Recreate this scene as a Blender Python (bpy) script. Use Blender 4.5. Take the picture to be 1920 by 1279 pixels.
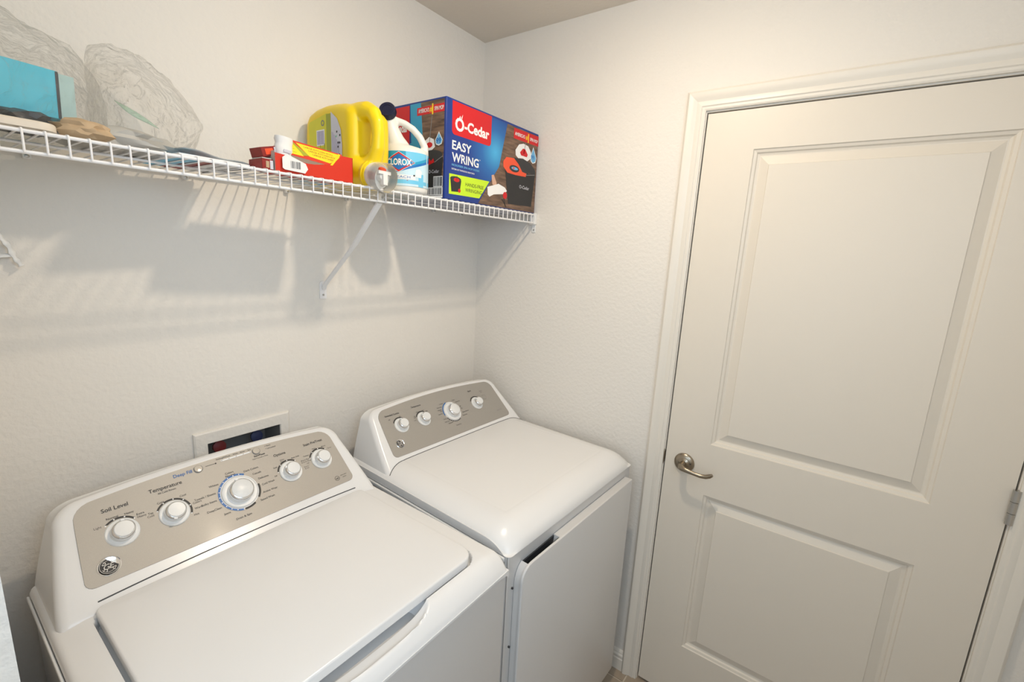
import bpy, bmesh, math, random
from mathutils import Vector, Matrix, noise
PI = math.pi
rnd = random.Random(7)

# ------------------------------------------------------------------ camera, world, light, exposure
scene = bpy.context.scene
for o in list(bpy.data.objects): bpy.data.objects.remove(o)
C = scene.collection
cam_d = bpy.data.cameras.new('camera'); cam = bpy.data.objects.new('camera', cam_d); C.objects.link(cam)
cam.location = (-1.5313, -1.3084, 1.6051); cam.rotation_euler = (1.3733, -0.0510, -0.9371)
cam_d.sensor_fit = 'HORIZONTAL'; cam_d.sensor_width = 36.0; cam_d.lens = 36.0 * 856.02 / 1920.0
cam_d.clip_start = 0.02
scene.camera = cam
w = bpy.data.worlds.new('world'); scene.world = w; w.use_nodes = True
w.node_tree.nodes['Background'].inputs[0].default_value = (0.8, 0.88, 1, 1)
w.node_tree.nodes['Background'].inputs[1].default_value = 0.3
scene.view_settings.view_transform = 'Standard'; scene.view_settings.look = 'None'
scene.view_settings.gamma = 1.0; scene.view_settings.use_curve_mapping = False
scene.view_settings.exposure = 0.20
BULB = (-0.69, -0.865, 2.393); BULB_R = 0.032; BULB_L = 740.0
def area(name, loc, rot, sx, sy, power, col):
    d = bpy.data.lights.new(name, 'AREA'); d.shape = 'RECTANGLE'; d.size = sx; d.size_y = sy; d.energy = power; d.color = col
    o = bpy.data.objects.new(name, d); C.objects.link(o); o.location = loc; o.rotation_euler = rot; return o
# added cool fill standing in for daylight, left of and behind the camera
area('cool_fill_left', (-2.62, -1.25, 1.55), (0, -PI/2, 0), 1.2, 0.8, 5.5, (0.62, 0.80, 1.0))
area('cool_fill_behind_camera', (-1.65, -1.80, 1.95), (math.radians(84), 0, 0), 1.3, 0.75, 11.0, (0.62, 0.80, 1.0))

# ------------------------------------------------------------------ materials
def mat(name, col, rough=0.5, metal=0.0, spec=0.5, coat=0.0, bump=0.0, bscale=100.0, var=0.0, vscale=8.0, emis=None, alpha=None):
    m = bpy.data.materials.new(name); m.use_nodes = True
    nt = m.node_tree; b = nt.nodes['Principled BSDF']
    b.inputs['Base Color'].default_value = (*col, 1); b.inputs['Roughness'].default_value = rough
    b.inputs['Metallic'].default_value = metal; b.inputs['Specular IOR Level'].default_value = spec
    b.inputs['Coat Weight'].default_value = coat; b.inputs['Coat Roughness'].default_value = 0.06
    tc = nt.nodes.new('ShaderNodeTexCoord')
    if bump:
        n = nt.nodes.new('ShaderNodeTexNoise'); n.inputs['Scale'].default_value = bscale; n.inputs['Detail'].default_value = 3
        bp = nt.nodes.new('ShaderNodeBump'); bp.inputs['Strength'].default_value = bump; bp.inputs['Distance'].default_value = 0.002
        nt.links.new(tc.outputs['Object'], n.inputs['Vector']); nt.links.new(n.outputs[0], bp.inputs['Height'])
        nt.links.new(bp.outputs[0], b.inputs['Normal'])
    if var:
        n = nt.nodes.new('ShaderNodeTexNoise'); n.inputs['Scale'].default_value = vscale; n.inputs['Detail'].default_value = 4
        mx = nt.nodes.new('ShaderNodeMix'); mx.data_type = 'RGBA'
        mx.inputs[6].default_value = (*[c*(1-var) for c in col], 1); mx.inputs[7].default_value = (*[min(1, c*(1+var)) for c in col], 1)
        nt.links.new(tc.outputs['Object'], n.inputs['Vector']); nt.links.new(n.outputs[0], mx.inputs[0]); nt.links.new(mx.outputs[2], b.inputs['Base Color'])
    if emis:
        b.inputs['Emission Color'].default_value = (*emis[0], 1); b.inputs['Emission Strength'].default_value = emis[1]
    return m
def film(name, tint, dens, rough, white=0.10, amt=0.5, bst=0.9):
    m = bpy.data.materials.new(name); m.use_nodes = True; nt = m.node_tree; N = nt.nodes; N.clear()
    out = N.new('ShaderNodeOutputMaterial'); tr = N.new('ShaderNodeBsdfTransparent'); gl = N.new('ShaderNodeBsdfGlossy'); df = N.new('ShaderNodeBsdfDiffuse')
    tr.inputs[0].default_value = (*tint, 1); gl.inputs['Roughness'].default_value = rough; df.inputs[0].default_value = (0.86, 0.86, 0.84, 1)
    lw = N.new('ShaderNodeLayerWeight'); lw.inputs[0].default_value = dens; sc = N.new('ShaderNodeMath'); sc.operation = 'MULTIPLY'; sc.inputs[1].default_value = amt; sc.use_clamp = True
    m1 = N.new('ShaderNodeMixShader'); m1.inputs[0].default_value = white
    m2 = N.new('ShaderNodeMixShader')
    tc = N.new('ShaderNodeTexCoord'); no = N.new('ShaderNodeTexNoise'); no.inputs['Scale'].default_value = 34; no.inputs['Detail'].default_value = 6
    no.inputs['Distortion'].default_value = 1.2
    bp = N.new('ShaderNodeBump'); bp.inputs['Strength'].default_value = bst; bp.inputs['Distance'].default_value = 0.02
    L = nt.links.new
    L(tc.outputs['Object'], no.inputs['Vector']); L(no.outputs[0], bp.inputs['Height']); L(bp.outputs[0], gl.inputs['Normal']); L(bp.outputs[0], lw.inputs['Normal'])
    L(tr.outputs[0], m1.inputs[1]); L(df.outputs[0], m1.inputs[2])
    L(lw.outputs['Fresnel'], sc.inputs[0]); L(sc.outputs[0], m2.inputs[0]); L(m1.outputs[0], m2.inputs[1]); L(gl.outputs[0], m2.inputs[2]); L(m2.outputs[0], out.inputs[0])
    return m
M = {}
M['wall'] = mat('wall_paint', (0.80, 0.762, 0.705), 0.75, bump=0.9, bscale=85)
M['ceil'] = mat('ceiling_paint', (0.80, 0.73, 0.63), 0.9, bump=0.5, bscale=90)
M['trim'] = mat('trim_paint', (0.79, 0.745, 0.67), 0.38)
M['door'] = mat('door_paint', (0.76, 0.70, 0.61), 0.42, bump=0.05, bscale=260)
M['white'] = mat('appliance_enamel', (0.81, 0.805, 0.80), 0.24, coat=0.15)
M['wplas'] = mat('white_plastic', (0.80, 0.80, 0.79), 0.35)
M['side'] = mat('shaded_enamel', (0.66, 0.645, 0.63), 0.3, coat=0.15)  # same white enamel as the tops, darkened to paint shade on the cabinets
M['silver'] = mat('silver_panel_paint', (0.40, 0.375, 0.34), 0.5, metal=0.35, coat=0.13, var=0.10, vscale=900)
M['silver'].node_tree.nodes['Principled BSDF'].inputs['Coat Roughness'].default_value = 0.09
M['chrome'] = mat('chrome', (0.85, 0.85, 0.86), 0.12, metal=1)
M['nickel'] = mat('satin_nickel', (0.36, 0.31, 0.245), 0.28, metal=1, var=0.05, vscale=60)
M['steel'] = mat('zinc_steel', (0.5, 0.49, 0.47), 0.35, metal=1)
M['black'] = mat('black_print', (0.02, 0.02, 0.022), 0.5)
M['dark'] = mat('dark_plastic', (0.03, 0.032, 0.036), 0.45)
M['grey'] = mat('grey_print', (0.22, 0.22, 0.22), 0.5)
M['blue'] = mat('blue_print', (0.005, 0.12, 0.38), 0.4)
M['wire'] = mat('shelf_vinyl', (0.84, 0.83, 0.83), 0.4)
M['tile'] = mat('floor_tile', (0.40, 0.32, 0.24), 0.35, var=0.15, vscale=14)
M['grout'] = mat('grout', (0.66, 0.58, 0.48), 0.9)
M['bulb'] = mat('lamp_glow', (1, 1, 1), 0.5, emis=((1.0, 0.84, 0.64), BULB_L))
M['yellow'] = mat('yellow_hdpe', (0.86, 0.62, 0.005), 0.33)
M['navy'] = mat('navy_cap', (0.008, 0.01, 0.04), 0.35)
M['hdpe'] = mat('white_hdpe', (0.78, 0.77, 0.73), 0.38)
M['clear'] = film('clear_cap', (0.96, 0.96, 0.95), 0.3, 0.08, 0.22, 0.8, 0.0)
M['bag'] = film('clear_bag_film', (0.992, 0.99, 0.985), 0.12, 0.10, 0.075, 0.48, 1.0)
M['cyan'] = mat('cyan_card', (0.06, 0.52, 0.68), 0.4)
M['teal'] = mat('pale_teal_print', (0.42, 0.60, 0.58), 0.5)
M['redc'] = mat('red_card', (0.62, 0.026, 0.007), 0.42)
M['dred'] = mat('dark_red_card', (0.26, 0.018, 0.016), 0.4, var=0.25, vscale=60)
M['ycard'] = mat('yellow_print', (0.90, 0.66, 0.01), 0.45)
M['board'] = mat('grey_cardboard', (0.52, 0.50, 0.46), 0.8)
M['recess'] = mat('grey_recess', (0.20, 0.20, 0.20), 0.6)
M['vred'] = mat('valve_red', (0.20, 0.015, 0.015), 0.5)
M['vblue'] = mat('valve_blue', (0.02, 0.03, 0.10), 0.5)
M['greenf'] = film('green_tinted_film', (0.70, 0.90, 0.78), 0.1, 0.2, 0.25)
M['tan'] = mat('tan_card', (0.50, 0.36, 0.22), 0.8, var=0.3, vscale=30)
M['cream'] = mat('cream_plastic', (0.72, 0.64, 0.53), 0.45)
M['paper'] = mat('white_paper', (0.80, 0.79, 0.77), 0.6, bump=0.4, bscale=60)
M['pwhite'] = mat('white_print', (0.85, 0.85, 0.85), 0.5)
M['bxblue'] = mat('box_blue', (0.004, 0.035, 0.24), 0.35)
M['bred'] = mat('print_red', (0.62, 0.004, 0.010), 0.38)
M['lime'] = mat('print_lime', (0.55, 0.80, 0.02), 0.4)
M['orange'] = mat('print_orange', (0.85, 0.09, 0.03), 0.4)
M['gold'] = mat('print_gold', (0.95, 0.62, 0.02), 0.4)
M['skin'] = mat('print_skin', (0.62, 0.38, 0.27), 0.5)
M['skyb'] = mat('print_sky', (0.15, 0.45, 0.75), 0.4)
M['lblue'] = mat('label_blue', (0.01, 0.16, 0.50), 0.35)
M['teal2'] = mat('label_teal', (0.02, 0.33, 0.55), 0.35)
M['laq'] = mat('label_aqua', (0.16, 0.55, 0.80), 0.35)
M['lpale'] = mat('label_pale', (0.55, 0.75, 0.86), 0.35)
M['ylabel'] = mat('label_yellow_green', (0.66, 0.62, 0.02), 0.4, var=0.06, vscale=40)
M['olive'] = mat('label_olive', (0.34, 0.36, 0.02), 0.45)
M['lilac'] = mat('label_lilac', (0.60, 0.60, 0.66), 0.45)
M['purple'] = mat('print_purple', (0.22, 0.18, 0.42), 0.45)
M['greenp'] = mat('green_film', (0.22, 0.55, 0.36), 0.4)
def glow_mat():
    m = mat('box_blue_gradient', (0, 0, 0), 0.35); nt = m.node_tree; N = nt.nodes; L = nt.links.new
    tc = N.new('ShaderNodeTexCoord'); vm = N.new('ShaderNodeVectorMath'); vm.operation = 'DISTANCE'
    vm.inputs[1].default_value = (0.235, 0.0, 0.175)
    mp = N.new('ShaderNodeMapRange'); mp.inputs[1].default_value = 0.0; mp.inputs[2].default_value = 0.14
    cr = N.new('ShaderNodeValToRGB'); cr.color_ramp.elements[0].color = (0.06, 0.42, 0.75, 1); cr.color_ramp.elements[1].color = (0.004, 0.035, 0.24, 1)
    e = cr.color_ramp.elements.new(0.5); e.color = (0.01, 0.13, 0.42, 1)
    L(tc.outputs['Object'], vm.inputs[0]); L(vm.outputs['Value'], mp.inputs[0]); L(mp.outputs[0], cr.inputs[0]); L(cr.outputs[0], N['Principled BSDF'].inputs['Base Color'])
    return m
M['bxglow'] = glow_mat()
def wood_mat():
    m = mat('printed_wood', (0, 0, 0), 0.45); nt = m.node_tree; N = nt.nodes; L = nt.links.new
    tc = N.new('ShaderNodeTexCoord'); mp = N.new('ShaderNodeMapping'); mp.inputs['Scale'].default_value = (4, 4, 28); mp.inputs['Rotation'].default_value = (0, 0.35, 0)
    n = N.new('ShaderNodeTexNoise'); n.inputs['Scale'].default_value = 4; n.inputs['Detail'].default_value = 6
    cr = N.new('ShaderNodeValToRGB'); cr.color_ramp.elements[0].position = 0.3; cr.color_ramp.elements[1].position = 0.7
    cr.color_ramp.elements[0].color = (0.05, 0.028, 0.018, 1); cr.color_ramp.elements[1].color = (0.24, 0.145, 0.095, 1)
    L(tc.outputs['Object'], mp.inputs[0]); L(mp.outputs[0], n.inputs['Vector']); L(n.outputs[0], cr.inputs[0]); L(cr.outputs[0], N['Principled BSDF'].inputs['Base Color'])
    return m
M['wood'] = wood_mat()

# ------------------------------------------------------------------ mesh helpers
class MB:
    def __init__(s): s.v = []; s.f = []; s.m = []; s.mats = []
    def mi(s, m):
        m = M[m] if isinstance(m, str) else m
        if m not in s.mats: s.mats.append(m)
        return s.mats.index(m)
    def add(s, vs, fs, m):
        k = len(s.v); i = s.mi(m); s.v += [tuple(p) for p in vs]
        for f in fs: s.f.append([a+k for a in f]); s.m.append(i)
    def box(s, a, b, m):
        x0, y0, z0 = a; x1, y1, z1 = b
        s.add([(x0,y0,z0),(x1,y0,z0),(x1,y1,z0),(x0,y1,z0),(x0,y0,z1),(x1,y0,z1),(x1,y1,z1),(x0,y1,z1)],
              [(0,3,2,1),(4,5,6,7),(0,1,5,4),(1,2,6,5),(2,3,7,6),(3,0,4,7)], m)
    def rings(s, R, m, cap0=True, cap1=True, closed=False):
        n = len(R[0]); vs = [p for r in R for p in r]; fs = []
        K = len(R); rng = K if closed else K-1
        for k in range(rng):
            a = k*n; b = ((k+1) % K)*n
            for i in range(n):
                j = (i+1) % n; fs.append((a+i, a+j, b+j, b+i))
        if not closed:
            if cap0: fs.append(tuple(range(n))[::-1])
            if cap1: fs.append(tuple(range((K-1)*n, K*n)))
        s.add(vs, fs, m)
    def lathe(s, prof, origin, axis, m, n=24, cap0=True, cap1=True):
        o = Vector(origin); a = Vector(axis).normalized(); u = a.orthogonal().normalized(); w_ = a.cross(u)
        R = [[o + a*h + (u*math.cos(t) + w_*math.sin(t))*r for t in [2*PI*i/n for i in range(n)]] for r, h in prof]
        s.rings(R, m, cap0, cap1)
    def tube(s, path, r, m, n=8, closed=False, flat=1.0):
        P = [Vector(p) for p in path]; K = len(P); R = []; pu = None
        for k in range(K):
            if closed: t = P[(k+1) % K]-P[k-1]
            else: t = P[min(k+1, K-1)]-P[max(k-1, 0)]
            t.normalize()
            u = t.orthogonal().normalized() if pu is None else (pu - t*pu.dot(t)).normalized()
            pu = u; w_ = t.cross(u); rr = r[k] if isinstance(r, (list, tuple)) else r
            R.append([P[k] + u*math.cos(2*PI*i/n)*rr + w_*math.sin(2*PI*i/n)*rr*flat for i in range(n)])
        s.rings(R, m, closed=closed)
    def prism(s, poly, f0, f1, m):
        s.rings([[f0(*p) for p in poly], [f1(*p) for p in poly]], m)
    def grid(s, nx, ny, fn, m):
        vs = [fn(i/nx, j/ny) for j in range(ny+1) for i in range(nx+1)]
        s.add(vs, [(j*(nx+1)+i, j*(nx+1)+i+1, (j+1)*(nx+1)+i+1, (j+1)*(nx+1)+i) for j in range(ny) for i in range(nx)], m)
    def build(s, name, parent=None, smooth=35, bevel=0, seg=2, recalc=True, weld=0):
        me = bpy.data.meshes.new(name); me.from_pydata([tuple(p) for p in s.v], [], s.f)
        for m_ in s.mats: me.materials.append(m_)
        me.polygons.foreach_set('material_index', s.m)
        if recalc or weld:
            bm = bmesh.new(); bm.from_mesh(me)
            if weld: bmesh.ops.remove_doubles(bm, verts=bm.verts, dist=weld)
            if recalc: bmesh.ops.recalc_face_normals(bm, faces=bm.faces)
            bm.to_mesh(me); bm.free()
        if smooth:
            me.shade_smooth(); me.set_sharp_from_angle(angle=math.radians(smooth))
        o = bpy.data.objects.new(name, me); C.objects.link(o)
        if parent: o.parent = parent
        if bevel:
            b = o.modifiers.new('bevel', 'BEVEL'); b.width = bevel; b.segments = seg; b.limit_method = 'ANGLE'; b.angle_limit = math.radians(40)
            b.harden_normals = False
        return o
def empty(name, loc, label, cat, rz=0, group=None):
    o = bpy.data.objects.new(name, None); C.objects.link(o); o.location = loc; o.rotation_euler = (0, 0, rz); o.empty_display_size = 0.05
    o['label'] = label; o['category'] = cat
    if group: o['group'] = group
    return o
def struct(o, label, cat):
    o['kind'] = 'structure'; o['label'] = label; o['category'] = cat; return o
def rrect(x0, y0, x1, y1, r, n=5):
    if not isinstance(r, (list, tuple)): r = [r]*4
    out = []
    for (cx, cy, a0, rr) in ((x1-r[0], y1-r[0], 0, r[0]), (x0+r[1], y1-r[1], 90, r[1]), (x0+r[2], y0+r[2], 180, r[2]), (x1-r[3], y0+r[3], 270, r[3])):
        for i in range(n+1):
            a = math.radians(a0 + 90*i/n); out.append((cx+rr*math.cos(a), cy+rr*math.sin(a)))
    return out
def inset(poly, d):
    n = len(poly); out = []
    for i in range(n):
        p0 = Vector(poly[i-1]); p1 = Vector(poly[i]); p2 = Vector(poly[(i+1) % n])
        e1 = (p1-p0); e2 = (p2-p1)
        e1 = e1.normalized() if e1.length > 1e-9 else e2.normalized()
        e2 = e2.normalized() if e2.length > 1e-9 else e1
        n1 = Vector((-e1.y, e1.x)); n2 = Vector((-e2.y, e2.x)); b = n1+n2
        b = b/(max(0.35, 1+n1.dot(n2)))
        out.append((p1.x+b.x*d, p1.y+b.y*d))
    return out
def cap_rings(m, mb, outline, fn, r, depth, seg=4, inner=6, back=None):
    """outline (CCW) -> domed front cap at depth 0 with edge fillet r, then side to depth; fn(s,t,d)"""
    cx = sum(p[0] for p in outline)/len(outline); cy = sum(p[1] for p in outline)/len(outline)
    base = inset(outline, r); R = []
    for k in range(1, inner+1):
        f = k/inner; R.append([fn(cx+(p[0]-cx)*f, cy+(p[1]-cy)*f, 0) for p in base])
    for k in range(1, seg+1):
        a = PI/2*k/seg; o2 = inset(outline, r*(1-math.sin(a))); R.append([fn(p[0], p[1], r*(1-math.cos(a))) for p in o2])
    R.append([fn(p[0], p[1], depth) for p in outline])
    mb.rings(R, m, True, True)
# temp text -> triangles in 2D
_tc = {}
def text2d(s_, bold=0.0, shear=0.0):
    k = (s_, bold, shear)
    if k in _tc: return _tc[k]
    cu = bpy.data.curves.new('t', 'FONT'); cu.body = s_; cu.size = 1.0; cu.offset = bold; cu.shear = shear; cu.resolution_u = 3
    o = bpy.data.objects.new('t', cu); C.objects.link(o)
    dg = bpy.context.evaluated_depsgraph_get(); me = bpy.data.meshes.new_from_object(o.evaluated_get(dg))
    v = [(p.co.x, p.co.y) for p in me.vertices]; f = [tuple(p.vertices) for p in me.polygons]
    bpy.data.objects.remove(o); bpy.data.curves.remove(cu); bpy.data.meshes.remove(me)
    xs = [a for a, b in v] or [0]; x0, x1 = min(xs), max(xs)
    v = [(a-x0, b) for a, b in v]; _tc[k] = (v, f, x1-x0); return _tc[k]
class Art:
    """flat print: shapes in (a,b), mapped through fn(a,b,h)"""
    def __init__(s, fn): s.mb = MB(); s.fn = fn
    def poly(s, pts, m, h=0.0003): s.mb.add([s.fn(a, b, h) for a, b in pts], [tuple(range(len(pts)))], m)
    def strip(s, inner, outer, m, h=0.0003, closed=False):
        n = len(inner); vs = [s.fn(a, b, h) for a, b in inner+outer]; k = n if closed else n-1
        s.mb.add(vs, [(i, (i+1) % n, n+(i+1) % n, n+i) for i in range(k)], m)
    def disc(s, c, r, m, h=0.0003, n=20, ry=None, rot=0):
        ry = ry or r
        s.poly([(c[0]+r*math.cos(t)*math.cos(rot)-ry*math.sin(t)*math.sin(rot), c[1]+r*math.cos(t)*math.sin(rot)+ry*math.sin(t)*math.cos(rot)) for t in [2*PI*i/n for i in range(n)]], m, h)
    def arc(s, c, r0, r1, a0, a1, m, h=0.0003, n=24):
        A = [math.radians(a0+(a1-a0)*i/n) for i in range(n+1)]
        s.strip([(c[0]+r0*math.cos(a), c[1]+r0*math.sin(a)) for a in A], [(c[0]+r1*math.cos(a), c[1]+r1*math.sin(a)) for a in A], m, h)
    def line(s, p, q, wd, m, h=0.0003):
        p = Vector(p); q = Vector(q); d = (q-p).normalized(); n = Vector((-d.y, d.x))*wd/2
        s.poly([p+n, p-n, q-n, q+n], m, h)
    def text(s, t, p, size, m, width=None, anchor='l', rot=0, bold=0.0, shear=0.0, h=0.0005):
        v, f, W = text2d(t, bold, shear); sx = width/W if width else size; Wd = W*sx
        off = {'l': 0, 'c': -Wd/2, 'r': -Wd}[anchor]; c_, s2 = math.cos(rot), math.sin(rot)
        vs = []
        for a, b in v:
            a = a*sx+off; b = b*size; vs.append(s.fn(p[0]+a*c_-b*s2, p[1]+a*s2+b*c_, h))
        s.mb.add(vs, f, m)
    def build(s, name, parent): return s.mb.build(name, parent, smooth=0, recalc=False)

# ------------------------------------------------------------------ room shell
H = 2.4025; DL = 0.8906; DW = 0.8166; DT = 2.035; XL = -1.503
mb = MB()   # back wall with an opening for the washer outlet box
OX0, OX1, OZ0, OZ1 = -1.078, -0.886, 0.90, 1.057
for a, b in (((XL-0.02, 0, 0), (OX0, 0.1, H)), ((OX1, 0, 0), (0.1, 0.1, H)), ((OX0, 0, 0), (OX1, 0.1, OZ0)), ((OX0, 0, OZ1), (OX1, 0.1, H))): mb.box(a, b, 'wall')
struct(mb.build('wall_back', smooth=0), 'off-white textured wall behind the washer and dryer', 'wall')
g = 0.0036; J = 0.019
mb = MB(); y0 = -DL+g+J; y1 = -DL-DW-g-J; zt = DT+g+J
mb.box((0, y0, 0), (0.12, 0, H), 'wall'); mb.box((0, y1, zt), (0.12, y0, H), 'wall'); mb.box((0, -1.86, 0), (0.12, y1, H), 'wall')
struct(mb.build('wall_right', smooth=0), 'off-white wall holding the panelled door', 'wall')
mb = MB(); mb.box((-1.62, -0.72, 0), (XL, 0.1, H), 'wall'); mb.box((-2.7, -0.82, 0), (-1.62, -0.72, H), 'wall')
struct(mb.build('wall_left', smooth=0), 'off-white side wall ending at the left edge of the view', 'wall')
mb = MB(); mb.box((-2.8, -2.5, 0), (0.12, -1.86, H), 'wall'); struct(mb.build('wall_front', smooth=0), 'off-white wall behind the camera', 'wall')
mb = MB(); mb.box((-2.8, -1.86, 0), (-2.7, -0.72, H), 'wall'); struct(mb.build('wall_hall', smooth=0), 'off-white wall at the far side behind the camera', 'wall')
mb = MB(); mb.box((-2.8, -2.5, H), (0.2, 0.2, H+0.1), 'ceil'); struct(mb.build('ceiling', smooth=0), 'beige shaded ceiling above the corner', 'ceiling')
mb = MB(); mb.box((-2.8, -2.5, -0.1), (0.2, 0.2, -0.003), 'grout')
floor = struct(mb.build('floor', smooth=0), 'beige tiled floor with pale grout lines', 'floor')
TS = 0.33; tm = None; gx, gy = -0.052, -0.852
for i in range(-9, 2):
    for j in range(-6, 3):
        x0 = gx + i*TS; yy = gy + j*TS
        if x0 > 0.1 or x0+TS < -2.75 or yy > 0.05 or yy+TS < -1.85: continue
        if tm is None:
            mb = MB(); mb.box((0.003, 0.003, -0.003), (TS-0.003, TS-0.003, 0.0), 'tile'); t = mb.build('tile', floor, smooth=0, bevel=0.001, seg=1); tm = t.data
        else:
            t = bpy.data.objects.new('tile', tm); C.objects.link(t); t.parent = floor
        t.location = (x0, yy, 0)
# casing boards, mitred
CP = [(0, 0), (0, 0.008), (0.004, 0.010), (0.010, 0.010), (0.013, 0.0125), (0.022, 0.0125), (0.026, 0.0115), (0.034, 0.0145), (0.042, 0.018), (0.050, 0.0185), (0.0535, 0.0165), (0.057, 0.012), (0.057, 0)]
yi0 = -DL+0.006; yi1 = -DL-DW-0.006; zi = DT+0.008
mb = MB(); mb.rings([[(-t, yi0+w_, 0) for w_, t in CP], [(-t, yi0+w_, zi+w_) for w_, t in CP]], 'trim')
struct(mb.build('trim_1', smooth=25), 'white moulded door casing on the latch side', 'trim')
mb = MB(); mb.rings([[(-t, yi0+w_, zi+w_) for w_, t in CP], [(-t, yi1-w_, zi+w_) for w_, t in CP]], 'trim')
struct(mb.build('trim_2', smooth=25), 'white moulded head casing across the top of the door', 'trim')
mb = MB(); mb.rings([[(-t, yi1-w_, 0) for w_, t in CP], [(-t, yi1-w_, zi+w_) for w_, t in CP]], 'trim')
struct(mb.build('trim_3', smooth=25), 'white moulded door casing on the hinge side', 'trim')
mb = MB(); e = 0.0005   # jamb with stop
mb.box((-e, -DL+g, 0), (0.12, y0-e, zt-e), 'trim'); mb.box((-e, y1+e, 0), (0.12, -DL-DW-g, zt-e), 'trim'); mb.box((-e, -DL-DW-g, DT+g), (0.12, -DL+g, zt-e), 'trim')
mb.box((0.042, -DL-0.012, 0), (0.075, -DL+g, DT+g), 'trim'); mb.box((0.042, -DL-DW-g, 0), (0.075, -DL-DW+0.012, DT+g), 'trim'); mb.box((0.042, -DL-DW-g, DT-0.012), (0.075, -DL+g, DT+g), 'trim')
jamb = struct(mb.build('trim_4', smooth=0), 'white door jamb around the panelled door', 'trim')
mb = MB(); mb.box((-0.0022, -DL+g+0.0005, 0.900), (0.0, -DL+g+0.006, 0.955), 'nickel'); mb.box((-0.0035, -DL+g-0.001, 0.906), (0.012, -DL+g+0.0015, 0.949), 'nickel')
o = mb.build('strike_plate', jamb, bevel=0.0008); o['label'] = 'satin nickel strike plate'
# baseboards
BP = [(0, 0), (-0.014, 0), (-0.014, 0.048), (-0.011, 0.052), (-0.0125, 0.056), (-0.0125, 0.064), (-0.008, 0.070), (-0.008, 0.074), (-0.0045, 0.080), (0, 0.083)]
mb = MB(); mb.rings([[(a, -0.015, b) for a, b in BP], [(a, yi0+0.0568, b) for a, b in BP]], 'trim'); struct(mb.build('baseboard_right', smooth=25), 'white moulded baseboard between the dryer and the door casing', 'baseboard')
mb = MB(); mb.rings([[(XL, a, b) for a, b in BP], [(-0.0005, a, b) for a, b in BP]], 'trim'); struct(mb.build('baseboard_back', smooth=25), 'white moulded baseboard hidden behind the machines', 'baseboard')

# ------------------------------------------------------------------ door leaf
def panel_rings(yA, yB, z0, z1, d):
    return [(yA-d, z0+d), (yB+d, z0+d), (yB+d, z1-d), (yA-d, z1-d)]
FX = 0.002
PP = [(0, 0), (0.002, 0.0035), (0.009, 0.0060), (0.012, 0.0105), (0.017, 0.0125), (0.020, 0.0125), (0.044, 0.0040), (0.0455, 0.0015)]
pan = [(-DL-0.138, -DL-DW+0.138, 1.0116, 1.9252), (-DL-0.138, -DL-DW+0.138, 0.2337, 0.8316)]
mb = MB(); ya, yb = -DL, -DL-DW; zb = 0.012
yc, yd = pan[0][0], pan[0][1]; zs = [zb, 0.2337, 0.8316, 1.0116, 1.9252, DT]; ys = [ya, yc, yd, yb]
def q(a, b, c, d): mb.add([(FX, a, c), (FX, b, c), (FX, b, d), (FX, a, d)], [(0, 1, 2, 3)], 'door')
for k in range(5):
    for c in range(3):
        if c == 1 and k in (1, 3): continue
        q(ys[c], ys[c+1], zs[k], zs[k+1])
for (A, B, z0, z1) in pan:
    R = [[(FX+dep, y_, z_) for y_, z_ in panel_rings(A, B, z0, z1, d)] for d, dep in PP]
    mb.rings(R, 'door', False, True)
bk = FX+0.035
mb.add([(FX, ya, zb), (FX, yb, zb), (FX, yb, DT), (FX, ya, DT), (bk, ya, zb), (bk, yb, zb), (bk, yb, DT), (bk, ya, DT)],
       [(4, 7, 6, 5), (0, 4, 5, 1), (1, 5, 6, 2), (2, 6, 7, 3), (3, 7, 4, 0)], 'door')
door = struct(mb.build('door_1', smooth=0, weld=0.0001), 'white two-panel interior door with satin nickel lever', 'door')
hy, hz = -0.955, 0.925
mb = MB(); mb.lathe([(0.0325, 0), (0.0335, 0.002), (0.0325, 0.005), (0.027, 0.009), (0.020, 0.0115)], (FX, hy, hz), (-1, 0, 0), 'nickel', 40)
mb.lathe([(0.020, 0.0105), (0.0115, 0.016), (0.0105, 0.042)], (FX, hy, hz), (-1, 0, 0), 'nickel', 24)
hs = mb.build('lever_handle', door, smooth=50); hs['label'] = 'satin nickel lever handle with round rosette'
mb = MB(); lp = [(FX-0.030, hy, hz), (FX-0.044, hy-0.001, hz), (FX-0.053, hy-0.008, hz), (FX-0.056, hy-0.022, hz-0.001), (FX-0.056, hy-0.045, hz-0.004), (FX-0.055, hy-0.065, hz-0.006), (FX-0.053, hy-0.082, hz-0.004), (FX-0.053, hy-0.094, hz+0.002), (FX-0.054, hy-0.101, hz+0.008)]
mb.tube(lp, [0.0105, 0.011, 0.0105, 0.0085, 0.0072, 0.0072, 0.0080, 0.0078, 0.0055], 'nickel', 14, flat=0.85); mb.build('lever', hs, smooth=50)
mb = MB(); mb.lathe([(0.002, 0.0), (0.002, 0.0125)], (FX, hy-0.022, hz+0.004), (-1, 0, 0), 'dark', 10); mb.build('privacy_pin', hs)
for zc in (0.25, 1.063, 1.83):
    mb = MB()
    for k in range(3):
        mb.lathe([(0.0075, -0.0445+k*0.0297), (0.0075, -0.0445+k*0.0297+0.0287)], (-0.0080, yb-0.0018, zc), (0, 0, 1), 'steel', 14)
    hg = mb.build('hinge', door); hg['label'] = 'steel butt hinge with three-part knuckle'
    mb = MB(); mb.box((-0.0012, yb-0.020, zc-0.0445), (-0.0006, yb-0.003, zc+0.0445), 'steel'); mb.build('hinge_leaf', hg, smooth=0)

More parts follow.
